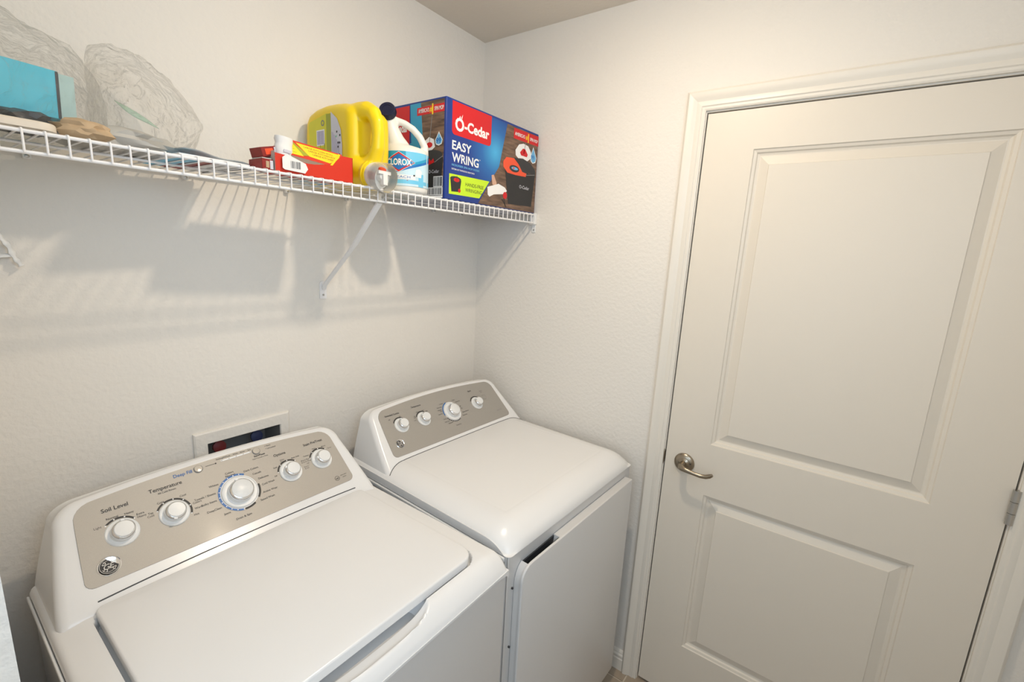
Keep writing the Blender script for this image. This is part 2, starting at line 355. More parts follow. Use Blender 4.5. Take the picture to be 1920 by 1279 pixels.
# ------------------------------------------------------------------ ceiling lamp (above the frame)
lamp = empty('ceiling_lamp', (BULB[0], BULB[1], H), 'small round flush ceiling downlight above the machines, out of view overhead', 'lamp')
mb = MB(); mb.lathe([(0.034, -0.0075), (0.036, -0.012), (0.052, -0.009), (0.056, -0.004), (0.056, 0)], (0, 0, -0.0005), (0, 0, 1), 'wplas', 32, False, True); mb.build('lamp_trim', lamp)
mb = MB(); mb.lathe([(BULB_R*math.cos(a), -0.012*math.sin(a)) for a in [math.radians(88-11*i) for i in range(9)]]+[(BULB_R, 0.002)], (0, 0, BULB[2]-H), (0, 0, 1), 'bulb', 24)
mb.build('glow_disc', lamp, smooth=0)

# ------------------------------------------------------------------ appliances
def loc_y(yw): return yw + 0.40        # world-like y (wall = 0) -> machine-local
S2 = math.sqrt(0.5)
def bow(s, t):
    b = -0.0085*max(0.0, 1-((t-0.135)/0.135)**2); return b*(1-min(1, abs(s)/0.34)**4)
def cpt(s, t, d):       # console front plane; d = depth inwards
    P = Vector((s, loc_y(-0.31), 0.905)) + Vector((0, S2, S2))*t + Vector((0, -S2, S2))*bow(s, t)
    if d > 0.021: return Vector((P.x, loc_y(-0.108), P.z-0.0125))   # back plane, straight back
    return P + Vector((0, S2, -S2))*d
def cps(s, t, h): return cpt(s, t, 0) + Vector((0, -S2, S2))*h
def ctop(s): return 0.258 - 0.020*(s/0.31)**2
def console_outline():
    pts = [(-0.335+0.67*i/30, 0.0) for i in range(31)]
    for i in range(1, 9):
        t = 0.195*i/8; pts.append((0.336-0.030*(t/0.195)**1.2, t))
    for i in range(1, 9):
        a = PI/2*i/8; pts.append((0.256+0.050*math.cos(a), 0.195+0.050*math.sin(a)*(ctop(0.256)-0.195)/0.05))
    for i in range(1, 16):
        s = 0.256-0.512*i/16; pts.append((s, ctop(s)))
    for i in range(0, 8):
        a = PI/2*i/8; pts.append((-0.256-0.050*math.sin(a), 0.195+0.050*math.cos(a)*(ctop(0.256)-0.195)/0.05))
    for i in range(8, 0, -1):
        t = 0.195*i/8; pts.append((-0.336+0.030*(t/0.195)**1.2, t))
    return pts
def panel_outline():
    pts = []; b = 0.060
    def side(t): return 0.285-0.011*(t-b)/0.17
    for i in range(5):
        a = PI/2*i/4; pts.append((-side(b)+0.014-0.014*math.sin(a), b+0.014-0.014*math.cos(a)))
    pts = pts[::-1]; pts = [(-s, t) for s, t in pts[::-1]]
    L_ = [(-s, t) for s, t in pts]
    top = []
    rr = 0.036; t1 = ctop(0.24)-0.018-rr
    for i in range(7):
        a = PI/2*i/6; top.append((side(0.2)-rr+rr*math.cos(a), t1+rr*math.sin(a)))
    mid = [(s, ctop(s)-0.018) for s in [0.235-0.47*i/14 for i in range(1, 14)]]
    xb = pts[0][0] if pts else 0.27; xm = min(p[0] for p in pts)
    bot = [(-xm+2*xm*i/24, b) for i in range(1, 24)]
    return pts + top + mid + [(-s, t) for s, t in top[::-1]] + L_[::-1] + bot
def ensure_ccw(p):
    a = sum(p[i-1][0]*p[i][1]-p[i][0]*p[i-1][1] for i in range(len(p))); return p if a > 0 else p[::-1]
def console(root):
    mb = MB(); cap_rings('white', mb, ensure_ccw(console_outline()), cpt, 0.018, 0.05, seg=5, inner=8)
    co = mb.build('control_console', root, smooth=60)
    mb = MB(); P = ensure_ccw(panel_outline()); cx, cy = 0, 0.14
    R = [[cps(cx+(a-cx)*f, cy+(b-cy)*f, 0.0014) for a, b in P] for f in (0.02, 0.2, 0.4, 0.6, 0.8, 0.93, 1.0)] + [[cps(a*1.0025, cy+(b-cy)*1.004, -0.001) for a, b in P]]
    mb.rings(R, 'silver', True, False); o = mb.build('control_panel', co, smooth=50); o['label'] = 'brushed silver control panel'
    return co
NV = Vector((0, -S2, S2))
def knob(root, s, t, k=1.0, ptr=80, big=False):
    o = cps(s, t, 0.0015)
    mb = MB(); mb.lathe([(0.028*k, 0), (0.0285*k, 0.0015), (0.027*k, 0.0035), (0.0235*k, 0.0025), (0.0215*k, 0.003)], o, NV, 'wplas', 36)
    mb.lathe([(0.0205*k, 0.002), (0.0195*k, 0.011), (0.0190*k, 0.013)], o, NV, 'wplas', 36)
    kb = mb.build('knob', root, smooth=50)
    mb = MB(); mb.lathe([(0.0192*k, 0.0125), (0.0196*k, 0.0140), (0.0186*k, 0.0195), (0.0165*k, 0.0215)], o, NV, 'chrome', 36); mb.build('chrome_ring', kb, smooth=50)
    mb = MB(); mb.lathe([(0.0166*k, 0.019), (0.0164*k, 0.0225), (0.0152*k, 0.0238), (0.001, 0.0243)], o, NV, 'wplas', 36); mb.build('knob_cap', kb, smooth=40)
    a = math.radians(ptr); u = Vector((1, 0, 0)); v_ = Vector((0, S2, S2)); d = u*math.cos(a)+v_*math.sin(a)
    mb = MB(); c = o + d*0.0188*k + NV*0.0185; wv = u*(-math.sin(a))+v_*math.cos(a)
    mb.rings([[c+wv*0.003*sx+d*0.0018*sy+NV*hh for sx, sy in ((-1, -1), (1, -1), (1, 1), (-1, 1))] for hh in (-0.003, 0.0035)], 'pwhite'); mb.build('pointer', kb, smooth=0)
def badge(co, s, t, r=0.0185):
    o = cps(s, t, 0.0013)
    mb = MB(); mb.lathe([(r, 0), (r, 0.0018), (r*0.93, 0.0024), (r*0.88, 0.0018), (0.001, 0.0018)], o, NV, 'chrome', 36); b = mb.build('logo_badge', co, smooth=45)
    A = Art(lambda a, c, h: cps(s+a, t+c, 0.0013+0.0018+h)); q_ = r/0.0185
    A.disc((0, 0), 0.0155*q_, 'black'); A.arc((0, 0), 0.0142*q_, 0.0149*q_, 0, 360, 'chrome', 0.0005)
    for k in range(4):
        a = math.radians(45+90*k); c = (0.0098*q_*math.cos(a), 0.0098*q_*math.sin(a)); A.arc(c, 0.0022*q_, 0.0032*q_, math.degrees(a)+60, math.degrees(a)+330, 'chrome', 0.0005, 12)
    A.text('G', (-0.0035*q_, -0.0055*q_), 0.0145*q_, 'chrome', anchor='c', shear=0.3, h=0.0006); A.text('E', (0.0040*q_, -0.0052*q_), 0.0135*q_, 'chrome', anchor='c', shear=0.3, h=0.0006)
    A.arc((-0.001*q_, 0), 0.0108*q_, 0.0114*q_, 200, 340, 'chrome', 0.0005); A.arc((0.001*q_, 0), 0.0108*q_, 0.0114*q_, 20, 160, 'chrome', 0.0005)
    A.build('monogram', b)
def dial_art(A, s, t, k, a0, a1, m='black', r0=1.04, r1=1.17):
    r = 0.0285*k; A.arc((s, t), r*r0, r*r1, a0, a1, m)
def labels_around(A, s, t, r, items, size, m='black'):
    for txt, ang, anc in items:
        a = math.radians(ang); lines = txt.split('|')
        for i, ln in enumerate(lines):
            A.text(ln, (s+r*math.cos(a), t+r*math.sin(a)-size*0.35-(i-(len(lines)-1)/2)*size*1.0), size, m, anchor=anc)
def cabinet(root, front):
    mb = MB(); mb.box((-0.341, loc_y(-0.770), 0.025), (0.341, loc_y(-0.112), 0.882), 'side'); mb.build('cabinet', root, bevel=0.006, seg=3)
    for sx in (-0.29, 0.29):
        for sy in (loc_y(-0.72), loc_y(-0.17)):
            mb = MB(); mb.lathe([(0.02, 0.0), (0.02, 0.008), (0.009, 0.01), (0.009, 0.03)], (sx, sy, 0), (0, 0, 1), 'dark', 16); mb.build('foot', root)
# ---- washer
W = empty('washing_machine', (-1.099, -0.40, 0), 'white top-load washing machine, left of the pair, with a wide flat lid and five knobs', 'washing machine')
cabinet(W, True)
LX, LY0, LY1, LR = 0.283, loc_y(-0.296), loc_y(-0.722), 0.036
def sdist(x, y, x0, y0, x1, y1, r):
    cx, cy = (x0+x1)/2, (y0+y1)/2; dx = abs(x-cx)-(x1-x0)/2+r; dy = abs(y-cy)-(y1-y0)/2+r
    return math.hypot(max(dx, 0), max(dy, 0)) + min(max(dx, dy), 0) - r
def sm(a, b, x): t = max(0, min(1, (x-a)/(b-a))); return t*t*(3-2*t)
def wz(x, y):
    z = 0.914; dside = 0.343-abs(x); dfr = y-loc_y(-0.777)
    z -= 0.006*(1-sm(0.0, 0.05, dside))
    if dside < 0.012: z -= 0.012-math.sqrt(max(0, 0.012**2-(0.012-dside)**2))
    fr = max(0.0, 1-dfr/0.050)
    z -= 0.040*fr**2.3
    if dfr < 0.006: z -= 0.006-math.sqrt(max(0, 0.006**2-(0.006-dfr)**2))
    sd = sdist(x, y, -LX-0.0045, LY1-0.0045, LX+0.0045, LY0+0.0045, LR+0.004)
    if sd < 0.003 : z -= 0.016*(1-sm(-0.001, 0.003, sd))
    # finger scoop in front of the lid
    ex = abs(x)/0.128; yc_ = loc_y(-0.712); ey = (y-yc_)/(0.046 if y < yc_ else 0.03)
    qd = (ex**4 + abs(ey)**3)
    if qd < 1: z -= 0.026*(1-qd)**0.75 * (1 if y < yc_ else 1)
    return z
mb = MB(); NX, NY = 196, 200
X_ = [-0.343+0.686*i/NX for i in range(NX+1)]; Y_ = [loc_y(-0.777)+(0.777-0.112)*j/NY for j in range(NY+1)]
mb.grid(NX, NY, lambda u, v_: (X_[round(u*NX)], Y_[round(v_*NY)], wz(X_[round(u*NX)], Y_[round(v_*NY)])), 'white')
B = [(X_[i], Y_[0]) for i in range(NX+1)] + [(X_[NX], Y_[j]) for j in range(1, NY+1)] + [(X_[i], Y_[NY]) for i in range(NX-1, -1, -1)] + [(X_[0], Y_[j]) for j in range(NY-1, 0, -1)]
mb.rings([[(x, y, wz(x, y)) for x, y in B], [(x, y, 0.873 if y < loc_y(-0.76) else 0.883) for x, y in B], [(x*0.99, y if y > 0 else y+0.004, 0.872) for x, y in B]], 'white', False, True)
mb.build('top_deck', W, smooth=50, weld=0.00001)
mb = MB(); lo = rrect(-LX, LY1, LX, LY0, [0.014, 0.014, LR, LR], 8)
def lidf(s, t, d): return (s, t - 0.006*(1-(s/LX)**2)*sm(-0.2, -0.32, t), 0.9265 + 0.003*(1-(s/LX)**2) - d)
cap_rings('white', mb, lo, lidf, 0.004, 0.019, seg=3, inner=8); mb.build('lid', W, smooth=40)
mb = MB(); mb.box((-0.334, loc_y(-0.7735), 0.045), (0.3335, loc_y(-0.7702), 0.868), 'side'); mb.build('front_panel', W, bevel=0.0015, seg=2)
for sx in (-1, 1):
    mb = MB(); mb.box((sx*0.346-0.002, loc_y(-0.70), 0.884), (sx*0.346+0.002, loc_y(-0.114), 0.893), 'wplas'); mb.build('side_flange', W, bevel=0.0012)
co = console(W)
kn = [(-0.212, 0.145, 1.0, 85), (-0.122, 0.146, 1.0, 250), (0.010, 0.140, 1.38, 100), (0.138, 0.145, 1.0, 150), (0.226, 0.148, 1.0, 175)]
for s, t, k, p in kn: knob(W, s, t, k, p)
badge(co, -0.246, 0.090)
A = Art(lambda a, b, h: cps(a, b, 0.0016+h))
for (s, t, a0, a1, n) in ((-0.212, 0.145, 40, 165, 5), (-0.122, 0.146, -25, 150, 6), (0.138, 0.145, 50, 165, 4), (0.226, 0.148, 50, 160, 4)):
    dial_art(A, s, t, 1.0, a0, a1)
    for i in range(n):
        a = math.radians(a0+(a1-a0)*i/(n-1)); A.disc((s+0.0315*math.cos(a), t+0.0315*math.sin(a)), 0.0014, 'pwhite', 0.0005, 10)
s, t = 0.010, 0.140
A.arc((s, t), 0.0400, 0.0418, 0, 360, 'pwhite', 0.0002, 48)
A.arc((s, t), 0.0415, 0.0462, 60, 262, 'blue', 0.0004, 40); A.arc((s, t), 0.0415, 0.0462, 266, 300, 'black', 0.0004, 12); A.arc((s, t), 0.0415, 0.0462, -40, 5, 'black', 0.0004, 12)
for i in range(12):
    a = math.radians(75+17*i); A.disc((s+0.0438*math.cos(a), t+0.0438*math.sin(a)), 0.0013, 'pwhite', 0.0006, 8)
labels_around(A, s, t, 0.051, [('Colors|Normal', 97, 'c'), ('Whites', 135, 'r'), ('Towels / Sheets', 160, 'r'), ('Bulky Items', 180, 'r'), ('DeepClean', 203, 'r'), ('Jeans', 228, 'r'), ('Dark Colors', 62, 'l'), ('Casuals', 38, 'l'), ('Delicates', 18, 'l'), ('Cold Wash', -2, 'l'), ('Active Wear', -25, 'l'), ('Speed Wash', -48, 'l')], 0.0068)
A.text('Drain & Spin', (s-0.012, t-0.062), 0.0068, 'black', anchor='c')
A.text('Soil Level', (-0.212, 0.196), 0.0115, 'black', anchor='c', bold=0.01)
labels_around(A, -0.212, 0.145, 0.037, [('Extra|Light', 168, 'r'), ('Light', 138, 'r'), ('Normal', 103, 'c'), ('Heavy', 72, 'l'), ('Extra|Heavy', 38, 'l')], 0.0062)
A.text('Temperature', (-0.122, 0.205), 0.0115, 'black', anchor='c', bold=0.01); A.text('All Cold Rinses', (-0.122, 0.197), 0.0055, 'black', anchor='c')
labels_around(A, -0.122, 0.146, 0.037, [('Tap|Cold', 158, 'r'), ('Cold', 118, 'c'), ('Cool', 60, 'l'), ('Colors', 10, 'l'), ('Warm', -10, 'l'), ('Hot', -32, 'l')], 0.0062)
A.text('Options', (0.128, 0.196), 0.0095, 'black', anchor='c', bold=0.01)
labels_around(A, 0.138, 0.145, 0.036, [('Off', 178, 'r'), ('Soak', 140, 'r'), ('Extra|Rinse', 105, 'c'), ('Auto Soak', 68, 'l'), ('Warm Rinse|& Extra Rinse', 22, 'l'), ('Extra Rinse|& Softener', -8, 'l')], 0.0052)
A.text('Stain PreTreat', (0.222, 0.198), 0.0095, 'black', anchor='c', bold=0.01)
labels_around(A, 0.226, 0.148, 0.036, [('Off', 178, 'r'), ('Tomato', 140, 'r'), ('Wine', 103, 'c'), ('Blood', 68, 'l'), ('Grass', 40, 'l')], 0.0052)
A.text('Deep Fill', (-0.066, 0.222), 0.0105, 'blue', anchor='r', bold=0.015)
A.line((-0.038, 0.2265), (-0.018, 0.2265), 0.001, 'black'); A.disc((-0.016, 0.2265), 0.0018, 'black')
A.line((-0.004, 0.2285), (0.066, 0.2285), 0.0035, 'pwhite')
for i, tx in enumerate(('Sensing/Fill', 'Soak', 'Wash', 'Rinse', 'Spin')):
    A.text(tx, (-0.002+0.0165*i, 0.2335), 0.0050, 'black', anchor='c'); A.disc((-0.002+0.0165*i, 0.2285), 0.0009, 'black', 0.0006, 8)
A.text('Start/Pause', (0.082, 0.212), 0.0060, 'black', anchor='c', bold=0.02); A.text('Hold 3 Seconds to Reset', (0.082, 0.206), 0.0038, 'black', anchor='c')
A.text('Pause', (0.105, 0.230), 0.0050, 'black'); A.text('Lid Locked', (0.105, 0.2225), 0.0050, 'black'); A.disc((0.102, 0.2318), 0.0008, 'black', n=8); A.disc((0.102, 0.2243), 0.0008, 'black', n=8)
A.arc((0.241, 0.079), 0.0058, 0.0068, 0, 360, 'black'); A.text('HE', (0.241, 0.0765), 0.0058, 'black', anchor='c', bold=0.02)
A.text('Hydrowave', (0.262, 0.082), 0.0040, 'black', anchor='c'); A.text('system', (0.262, 0.076), 0.0040, 'black', anchor='c')
A.build('panel_print', co)['kind'] = 'stuff'
for s, t in ((-0.053, 0.2265), (0.078, 0.2265)):
    mb = MB(); mb.lathe([(0.0085, 0), (0.0085, 0.002), (0.0078, 0.0028), (0.001, 0.003)], cps(s, t, 0.0012), NV, 'silver', 24); mb.lathe([(0.0098, 0), (0.0098, 0.0007)], cps(s, t, 0.0012), NV, 'grey', 24); mb.build('push_button', co)

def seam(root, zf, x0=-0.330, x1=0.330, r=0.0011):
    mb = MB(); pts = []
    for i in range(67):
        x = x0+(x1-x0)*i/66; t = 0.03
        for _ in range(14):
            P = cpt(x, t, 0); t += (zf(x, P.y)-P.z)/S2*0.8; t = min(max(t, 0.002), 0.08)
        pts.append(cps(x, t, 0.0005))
    mb.tube(pts, r, 'dark', 6); mb.build('gap_shade', root)  # dark tube along the console foot stands in for shade in the gap
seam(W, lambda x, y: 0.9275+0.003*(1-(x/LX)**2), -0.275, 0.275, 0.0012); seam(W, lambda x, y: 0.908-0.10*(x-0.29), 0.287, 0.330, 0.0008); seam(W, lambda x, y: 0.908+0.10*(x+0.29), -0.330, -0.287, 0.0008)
# ---- dryer
D = empty('clothes_dryer', (-0.378, -0.400, 0), 'white front-door clothes dryer, right of the pair, in the corner beside the door wall', 'dryer', rz=math.radians(-2.6))
cabinet(D, False)
def dz(x, y):
    z = 0.935; ds = 0.343-abs(x); df = y-loc_y(-0.779)
    a = max(0, 1-ds/0.085); b = max(0, 1-df/0.085)
    z -= 0.028*a**2.4; z -= 0.040*b**2.4
    if 0 < ds < 0.013: z -= 0.012-math.sqrt(max(0, 0.012**2-(0.012-min(ds, 0.012))**2))
    m_ = min(ds, df)
    if abs(m_-0.085) < 0.004: z -= 0.0008*(1-abs(m_-0.085)/0.004)
    if df < 0.012: z -= 0.012-math.sqrt(max(0, 0.012**2-(0.012-df)**2))
    return max(z, 0.884)
mb = MB(); Y_ = [loc_y(-0.779)+(0.779-0.112)*j/NY for j in range(NY+1)]
def rc(x, y):   # round the two front corners in plan
    r = 0.013; yf = loc_y(-0.779); cx = 0.343-r; cy = yf+r
    if abs(x) > cx and y < cy:
        dx = (abs(x)-cx)/r; dy = (cy-y)/r; k = max(dx, dy)/max(1e-6, math.hypot(dx, dy))
        return (math.copysign(cx+dx*k*r, x), cy-dy*k*r)
    return x, y
mb.grid(NX, NY, lambda u, v_: (*rc(X_[round(u*NX)], Y_[round(v_*NY)]), dz(X_[round(u*NX)], Y_[round(v_*NY)])), 'white')
B = [(X_[i], Y_[0]) for i in range(NX+1)] + [(X_[NX], Y_[j]) for j in range(1, NY+1)] + [(X_[i], Y_[NY]) for i in range(NX-1, -1, -1)] + [(X_[0], Y_[j]) for j in range(NY-1, 0, -1)]
Bc = [rc(*p) for p in B]
mb.rings([[(*rc(x, y), dz(x, y)) for x, y in B], [(x, y, 0.8835) for x, y in Bc], [(x*0.988, y if y > 0 else y+0.005, 0.8825) for x, y in Bc]], 'white', False, True)
mb.build('top_panel', D, smooth=60, weld=0.00001)
for sx in (-1, 1):
    mb = MB(); mb.box((sx*0.344-0.004, loc_y(-0.690), 0.868), (sx*0.344+0.004, loc_y(-0.114), 0.881), 'wplas'); mb.build('side_flange', D, bevel=0.003)
    mb = MB(); mb.box((sx*0.344-0.004, loc_y(-0.765), 0.868), (sx*0.344+0.004, loc_y(-0.693), 0.881), 'wplas'); mb.build('corner_flange', D, bevel=0.003)
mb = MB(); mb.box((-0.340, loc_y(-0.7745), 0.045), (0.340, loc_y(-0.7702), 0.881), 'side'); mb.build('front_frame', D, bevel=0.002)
dx0, dx1, dz0, dz1 = -0.318, 0.305, 0.075, 0.852
full = rrect(dx0, dz0, dx1, dz1, [0.006, 0.04, 0.01, 0.006], 6)
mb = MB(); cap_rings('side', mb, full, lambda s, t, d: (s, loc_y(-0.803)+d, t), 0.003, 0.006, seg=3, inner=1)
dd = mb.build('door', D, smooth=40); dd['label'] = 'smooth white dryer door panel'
mb = MB()   # door body with the finger notch cut into its top edge
n0, n1, nzd = -0.288, -0.145, dz1-0.028
bd = [(dx0+0.004, dz0+0.004), (dx1-0.003, dz0+0.004), (dx1-0.003, dz1-0.001), (n1, dz1-0.001), (n1-0.003, nzd+0.006), (n1-0.012, nzd), (n0+0.02, nzd), (n0+0.006, nzd+0.008), (n0, dz1-0.003), (n0-0.012, dz1-0.012), (dx0+0.008, dz1-0.03), (dx0+0.004, dz1-0.05)]
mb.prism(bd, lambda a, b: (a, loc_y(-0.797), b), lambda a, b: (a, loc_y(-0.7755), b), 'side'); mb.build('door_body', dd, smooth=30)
mb = MB(); hp = [(n0+0.004, dz1-0.006), (n1-0.002, dz1-0.003), (n1-0.005, nzd+0.008), (n1-0.013, nzd+0.002), (n0+0.02, nzd+0.002), (n0+0.009, nzd+0.009)]
mb.prism(hp, lambda a, b: (a, loc_y(-0.7968), b), lambda a, b: (a, loc_y(-0.793), b), 'dark'); mb.prism(hp, lambda a, b: (a, loc_y(-0.779), b), lambda a, b: (a, loc_y(-0.7757), b), 'dark')
mb.box((n0+0.012, loc_y(-0.793), nzd+0.001), (n1-0.010, loc_y(-0.779), nzd+0.005), 'dark'); mb.box((n1-0.05, loc_y(-0.793), nzd+0.005), (n1-0.02, loc_y(-0.789), nzd+0.018), 'grey')
o = mb.build('finger_pull', dd, smooth=30); o['label'] = 'black plastic finger pull'
for zc in (0.62, 0.79):
    mb = MB(); mb.lathe([(0.0028, 0), (0.0028, 0.004)], (dx0-0.003, loc_y(-0.7745), zc), (0, -1, 0), 'dark', 8); mb.build('latch_pin', dd)
co = console(D)
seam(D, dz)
kd = [(-0.205, 0.158, 0.92, 110), (-0.110, 0.156, 0.92, 140), (0.022, 0.150, 1.25, 100), (0.155, 0.150, 0.92, 130)]
for s, t, k, p in kd: knob(D, s, t, k, p)
badge(co, -0.243, 0.100, 0.0155)
A = Art(lambda a, b, h: cps(a, b, 0.0016+h))
for s, t, k, p in kd:
    if k < 1: dial_art(A, s, t, k, 60, 150)
s, t = 0.022, 0.150
A.arc((s, t), 0.0362, 0.0385, 0, 360, 'pwhite', 0.0002, 48); A.arc((s, t), 0.0378, 0.0418, 105, 190, 'blue', 0.0004, 20); A.arc((s, t), 0.0378, 0.0418, 205, 300, 'black', 0.0004, 20)
for i in range(10):
    a = math.radians(205+11*i); A.disc((s+0.0398*math.cos(a), t+0.0398*math.sin(a)), 0.0011, 'pwhite', 0.0006, 8)
A.text('Extended Tumble', (-0.222, 0.200), 0.0080, 'black', anchor='c', bold=0.01); A.text('Temperature', (-0.118, 0.206), 0.0080, 'black', anchor='c', bold=0.01); A.text('Signal', (0.148, 0.204), 0.0080, 'black', anchor='c', bold=0.01)
A.text('Off', (-0.240, 0.186), 0.0055, 'black', anchor='c'); A.text('On', (-0.196, 0.188), 0.0055, 'black', anchor='c')
labels_around(A, -0.110, 0.156, 0.032, [('Low', 172, 'r'), ('Air|Fluff', 150, 'r'), ('Delicate', 108, 'c'), ('Med', 75, 'l'), ('High', 50, 'l')], 0.0052)
labels_around(A, 0.155, 0.150, 0.031, [('Off', 120, 'c'), ('Loud', 60, 'c')], 0.0052)
labels_around(A, s, t, 0.046, [('Cottons', 120, 'r'), ('More Dry', 142, 'r'), ('Normal|Dry', 160, 'r'), ('Less Dry', 176, 'r'), ('Damp', 205, 'r'), ('Easy Care', 222, 'r'), ('Delicates', 240, 'r'), ('Timed', 62, 'l'), ('Quick Dry', 42, 'l'), ('80', 12, 'l'), ('60', 0, 'l'), ('Steam Refresh', -20, 'l'), ('Dewrinkle', -38, 'l')], 0.0056)
A.text('Timed Dry', (s-0.004, t-0.058), 0.0058, 'black', anchor='c')
A.text('Push to|Start'.split('|')[0], (0.205, 0.192), 0.0050, 'black', anchor='c'); A.text('Start', (0.205, 0.186), 0.0050, 'black', anchor='c')
A.text('Sensor Dry', (0.245, 0.092), 0.0060, 'grey', anchor='c')
A.build('panel_print', co)['kind'] = 'stuff'
mb = MB(); mb.lathe([(0.0105, 0), (0.0105, 0.0015), (0.009, 0.003), (0.0085, 0.0022), (0.001, 0.001)], cps(0.207, 0.165, 0.0012), NV, 'silver', 24); mb.build('push_button', co)

# ------------------------------------------------------------------ washer outlet box in the wall
ob = empty('outlet_box', (-0.9835, 0, 0.98), 'white recessed washer outlet box in the wall behind the left machine', 'outlet box')
mb = MB(); x0, x1, z0, z1 = -0.1265, 0.1265, -0.115, 0.112; a0, a1, b0, b1 = OX0+0.9835, OX1+0.9835, OZ0-0.98, OZ1-0.98
def ring(x0, z0, x1, z1, y): return [(x0, y, z0), (x1, y, z0), (x1, y, z1), (x0, y, z1)]
mb.rings([ring(x0, z0, x1, z1, 0.0), ring(x0, z0, x1, z1, -0.005), ring(x0+0.004, z0+0.004, x1-0.004, z1-0.004, -0.008), ring(a0-0.002, b0-0.002, a1+0.002, b1+0.002, -0.008), ring(a0, b0, a1, b1, -0.004)], 'wall', False, False)
mb.build('face_frame', ob, smooth=0)
mb = MB(); mb.rings([ring(a0, b0, a1, b1, -0.004), ring(a0+0.003, b0+0.003, a1-0.003, b1-0.003, 0.085)], 'recess', False, True); o = mb.build('recess_box', ob, smooth=0); o['label'] = 'grey recessed box'
for xx, mm in ((-0.055, 'vred'), (0.045, 'vblue')):
    mb = MB(); mb.tube([(xx, 0.045, -0.07), (xx, 0.045, 0.02)], 0.009, 'steel', 12); v_ = mb.build('supply_valve', ob)
    mb = MB(); mb.lathe([(0.008, 0), (0.017, 0.003), (0.017, 0.009), (0.007, 0.012)], (xx, 0.036, 0.045), (0, -1, 0.2), mm, 10); mb.tube([(xx, 0.04, 0.018), (xx, 0.04, 0.046)], 0.006, 'steel', 8); mb.build('valve_handle', v_, smooth=20)

# ------------------------------------------------------------------ wire shelf
ZS = 1.741; YF = -0.2905; ZT = 1.7465
sh = empty('wire_shelf', (0, 0, ZS), 'long white vinyl-coated wire shelf on the wall above the machines', 'shelf')
for y_, z_, r in ((YF, 0.0, 0.0030), (YF, -0.030, 0.0030), (-0.15, -0.0005, 0.0026), (-0.008, -0.0005, 0.0026)):
    mb = MB(); mb.tube([(XL+0.004, y_, z_), (-0.004, y_, z_)], r, 'wire', 10); mb.build('long_wire', sh)
cw = None; x = -0.012
while x > XL+0.01:
    if cw is None:
        mb = MB(); mb.tube([(0, -0.006, 0.0037), (0, -0.15, 0.0037), (0, YF+0.004, 0.0037), (0, YF-0.0035, 0.0025), (0, YF-0.0045, -0.002), (0, YF-0.0042, -0.031)], 0.0016, 'wire', 7); c = mb.build('cross_wire', sh); cw = c.data
    else: c = bpy.data.objects.new('cross_wire', cw); C.objects.link(c); c.parent = sh
    c.location = (x, 0, 0); x -= 0.0254
def brace(x, zb=1.446-ZS):
    mb = MB(); p = [Vector((x, YF+0.012, -0.036)), Vector((x, -0.200, -0.118)), Vector((x, -0.185, -0.135)), Vector((x, -0.012, zb+0.025))]
    R = []
    for (y_, z_, wd) in ((YF+0.010, -0.030, 0.008), (-0.17, -0.142, 0.008), (-0.165, -0.147, 0.0062), (-0.014, zb+0.024, 0.0062), (-0.006, zb+0.010, 0.006)):
        nrm = Vector((0, 0.75, 0.66))*0.0035
        R.append([Vector((x-wd, y_, z_))-nrm, Vector((x+wd, y_, z_))-nrm, Vector((x+wd, y_, z_))+nrm, Vector((x-wd, y_, z_))+nrm])
    mb.rings(R, 'wire'); b = mb.build('support_brace', sh, bevel=0.001)
    mb = MB(); pl = rrect(x-0.011, zb-0.020, x+0.011, zb+0.034, [0.008, 0.008, 0.002, 0.002], 4); mb.prism(pl, lambda a, c: (a, -0.0035, c), lambda a, c: (a, -0.0006, c), 'wire'); mb.build('wall_plate', b)
    mb = MB(); mb.lathe([(0.0032, 0), (0.0032, 0.0015), (0.001, 0.002)], (x, -0.0035, zb-0.008), (0, -1, 0), 'steel', 10); mb.build('screw', b)
    mb = MB(); mb.box((x-0.009, YF+0.0035, -0.034), (x+0.009, YF+0.008, 0.0015), 'board'); mb.lathe([(0.003, 0), (0.003, 0.002)], (x+0.003, YF+0.0035, -0.018), (0, -1, 0), 'steel', 8); mb.build('hook_plate', b)
brace(-0.731)
for x in (-1.34, -1.079, -0.834, -0.644, -0.53, -0.27, -0.12):
    mb = MB(); mb.box((x-0.006, -0.012, -0.013), (x+0.006, -0.0006, 0.001), 'wplas')
    c_ = mb.build('wall_clip', sh, bevel=0.0015)
    mb = MB(); mb.lathe([(0.0035, 0), (0.0035, 0.0015), (0.0012, 0.0022)], (x, -0.012, -0.008), (0, -1, 0), 'steel', 10); mb.build('screw', c_)
mb = MB(); mb.box((-0.016, YF-0.007, -0.036), (-0.0007, YF+0.02, 0.006), 'wplas'); mb.box((-0.004, YF-0.004, -0.066), (-0.0007, YF+0.014, -0.034), 'wplas')
c_ = mb.build('end_bracket', sh, bevel=0.002); mb = MB(); mb.lathe([(0.0032, 0), (0.0032, 0.0015)], (-0.004, YF+0.004, -0.056), (-1, 0, 0), 'steel', 10); mb.build('screw', c_)
mb = MB(); mb.box((XL+0.0007, YF-0.007, -0.036), (XL+0.016, YF+0.02, 0.006), 'wplas'); mb.build('end_bracket', sh, bevel=0.002)

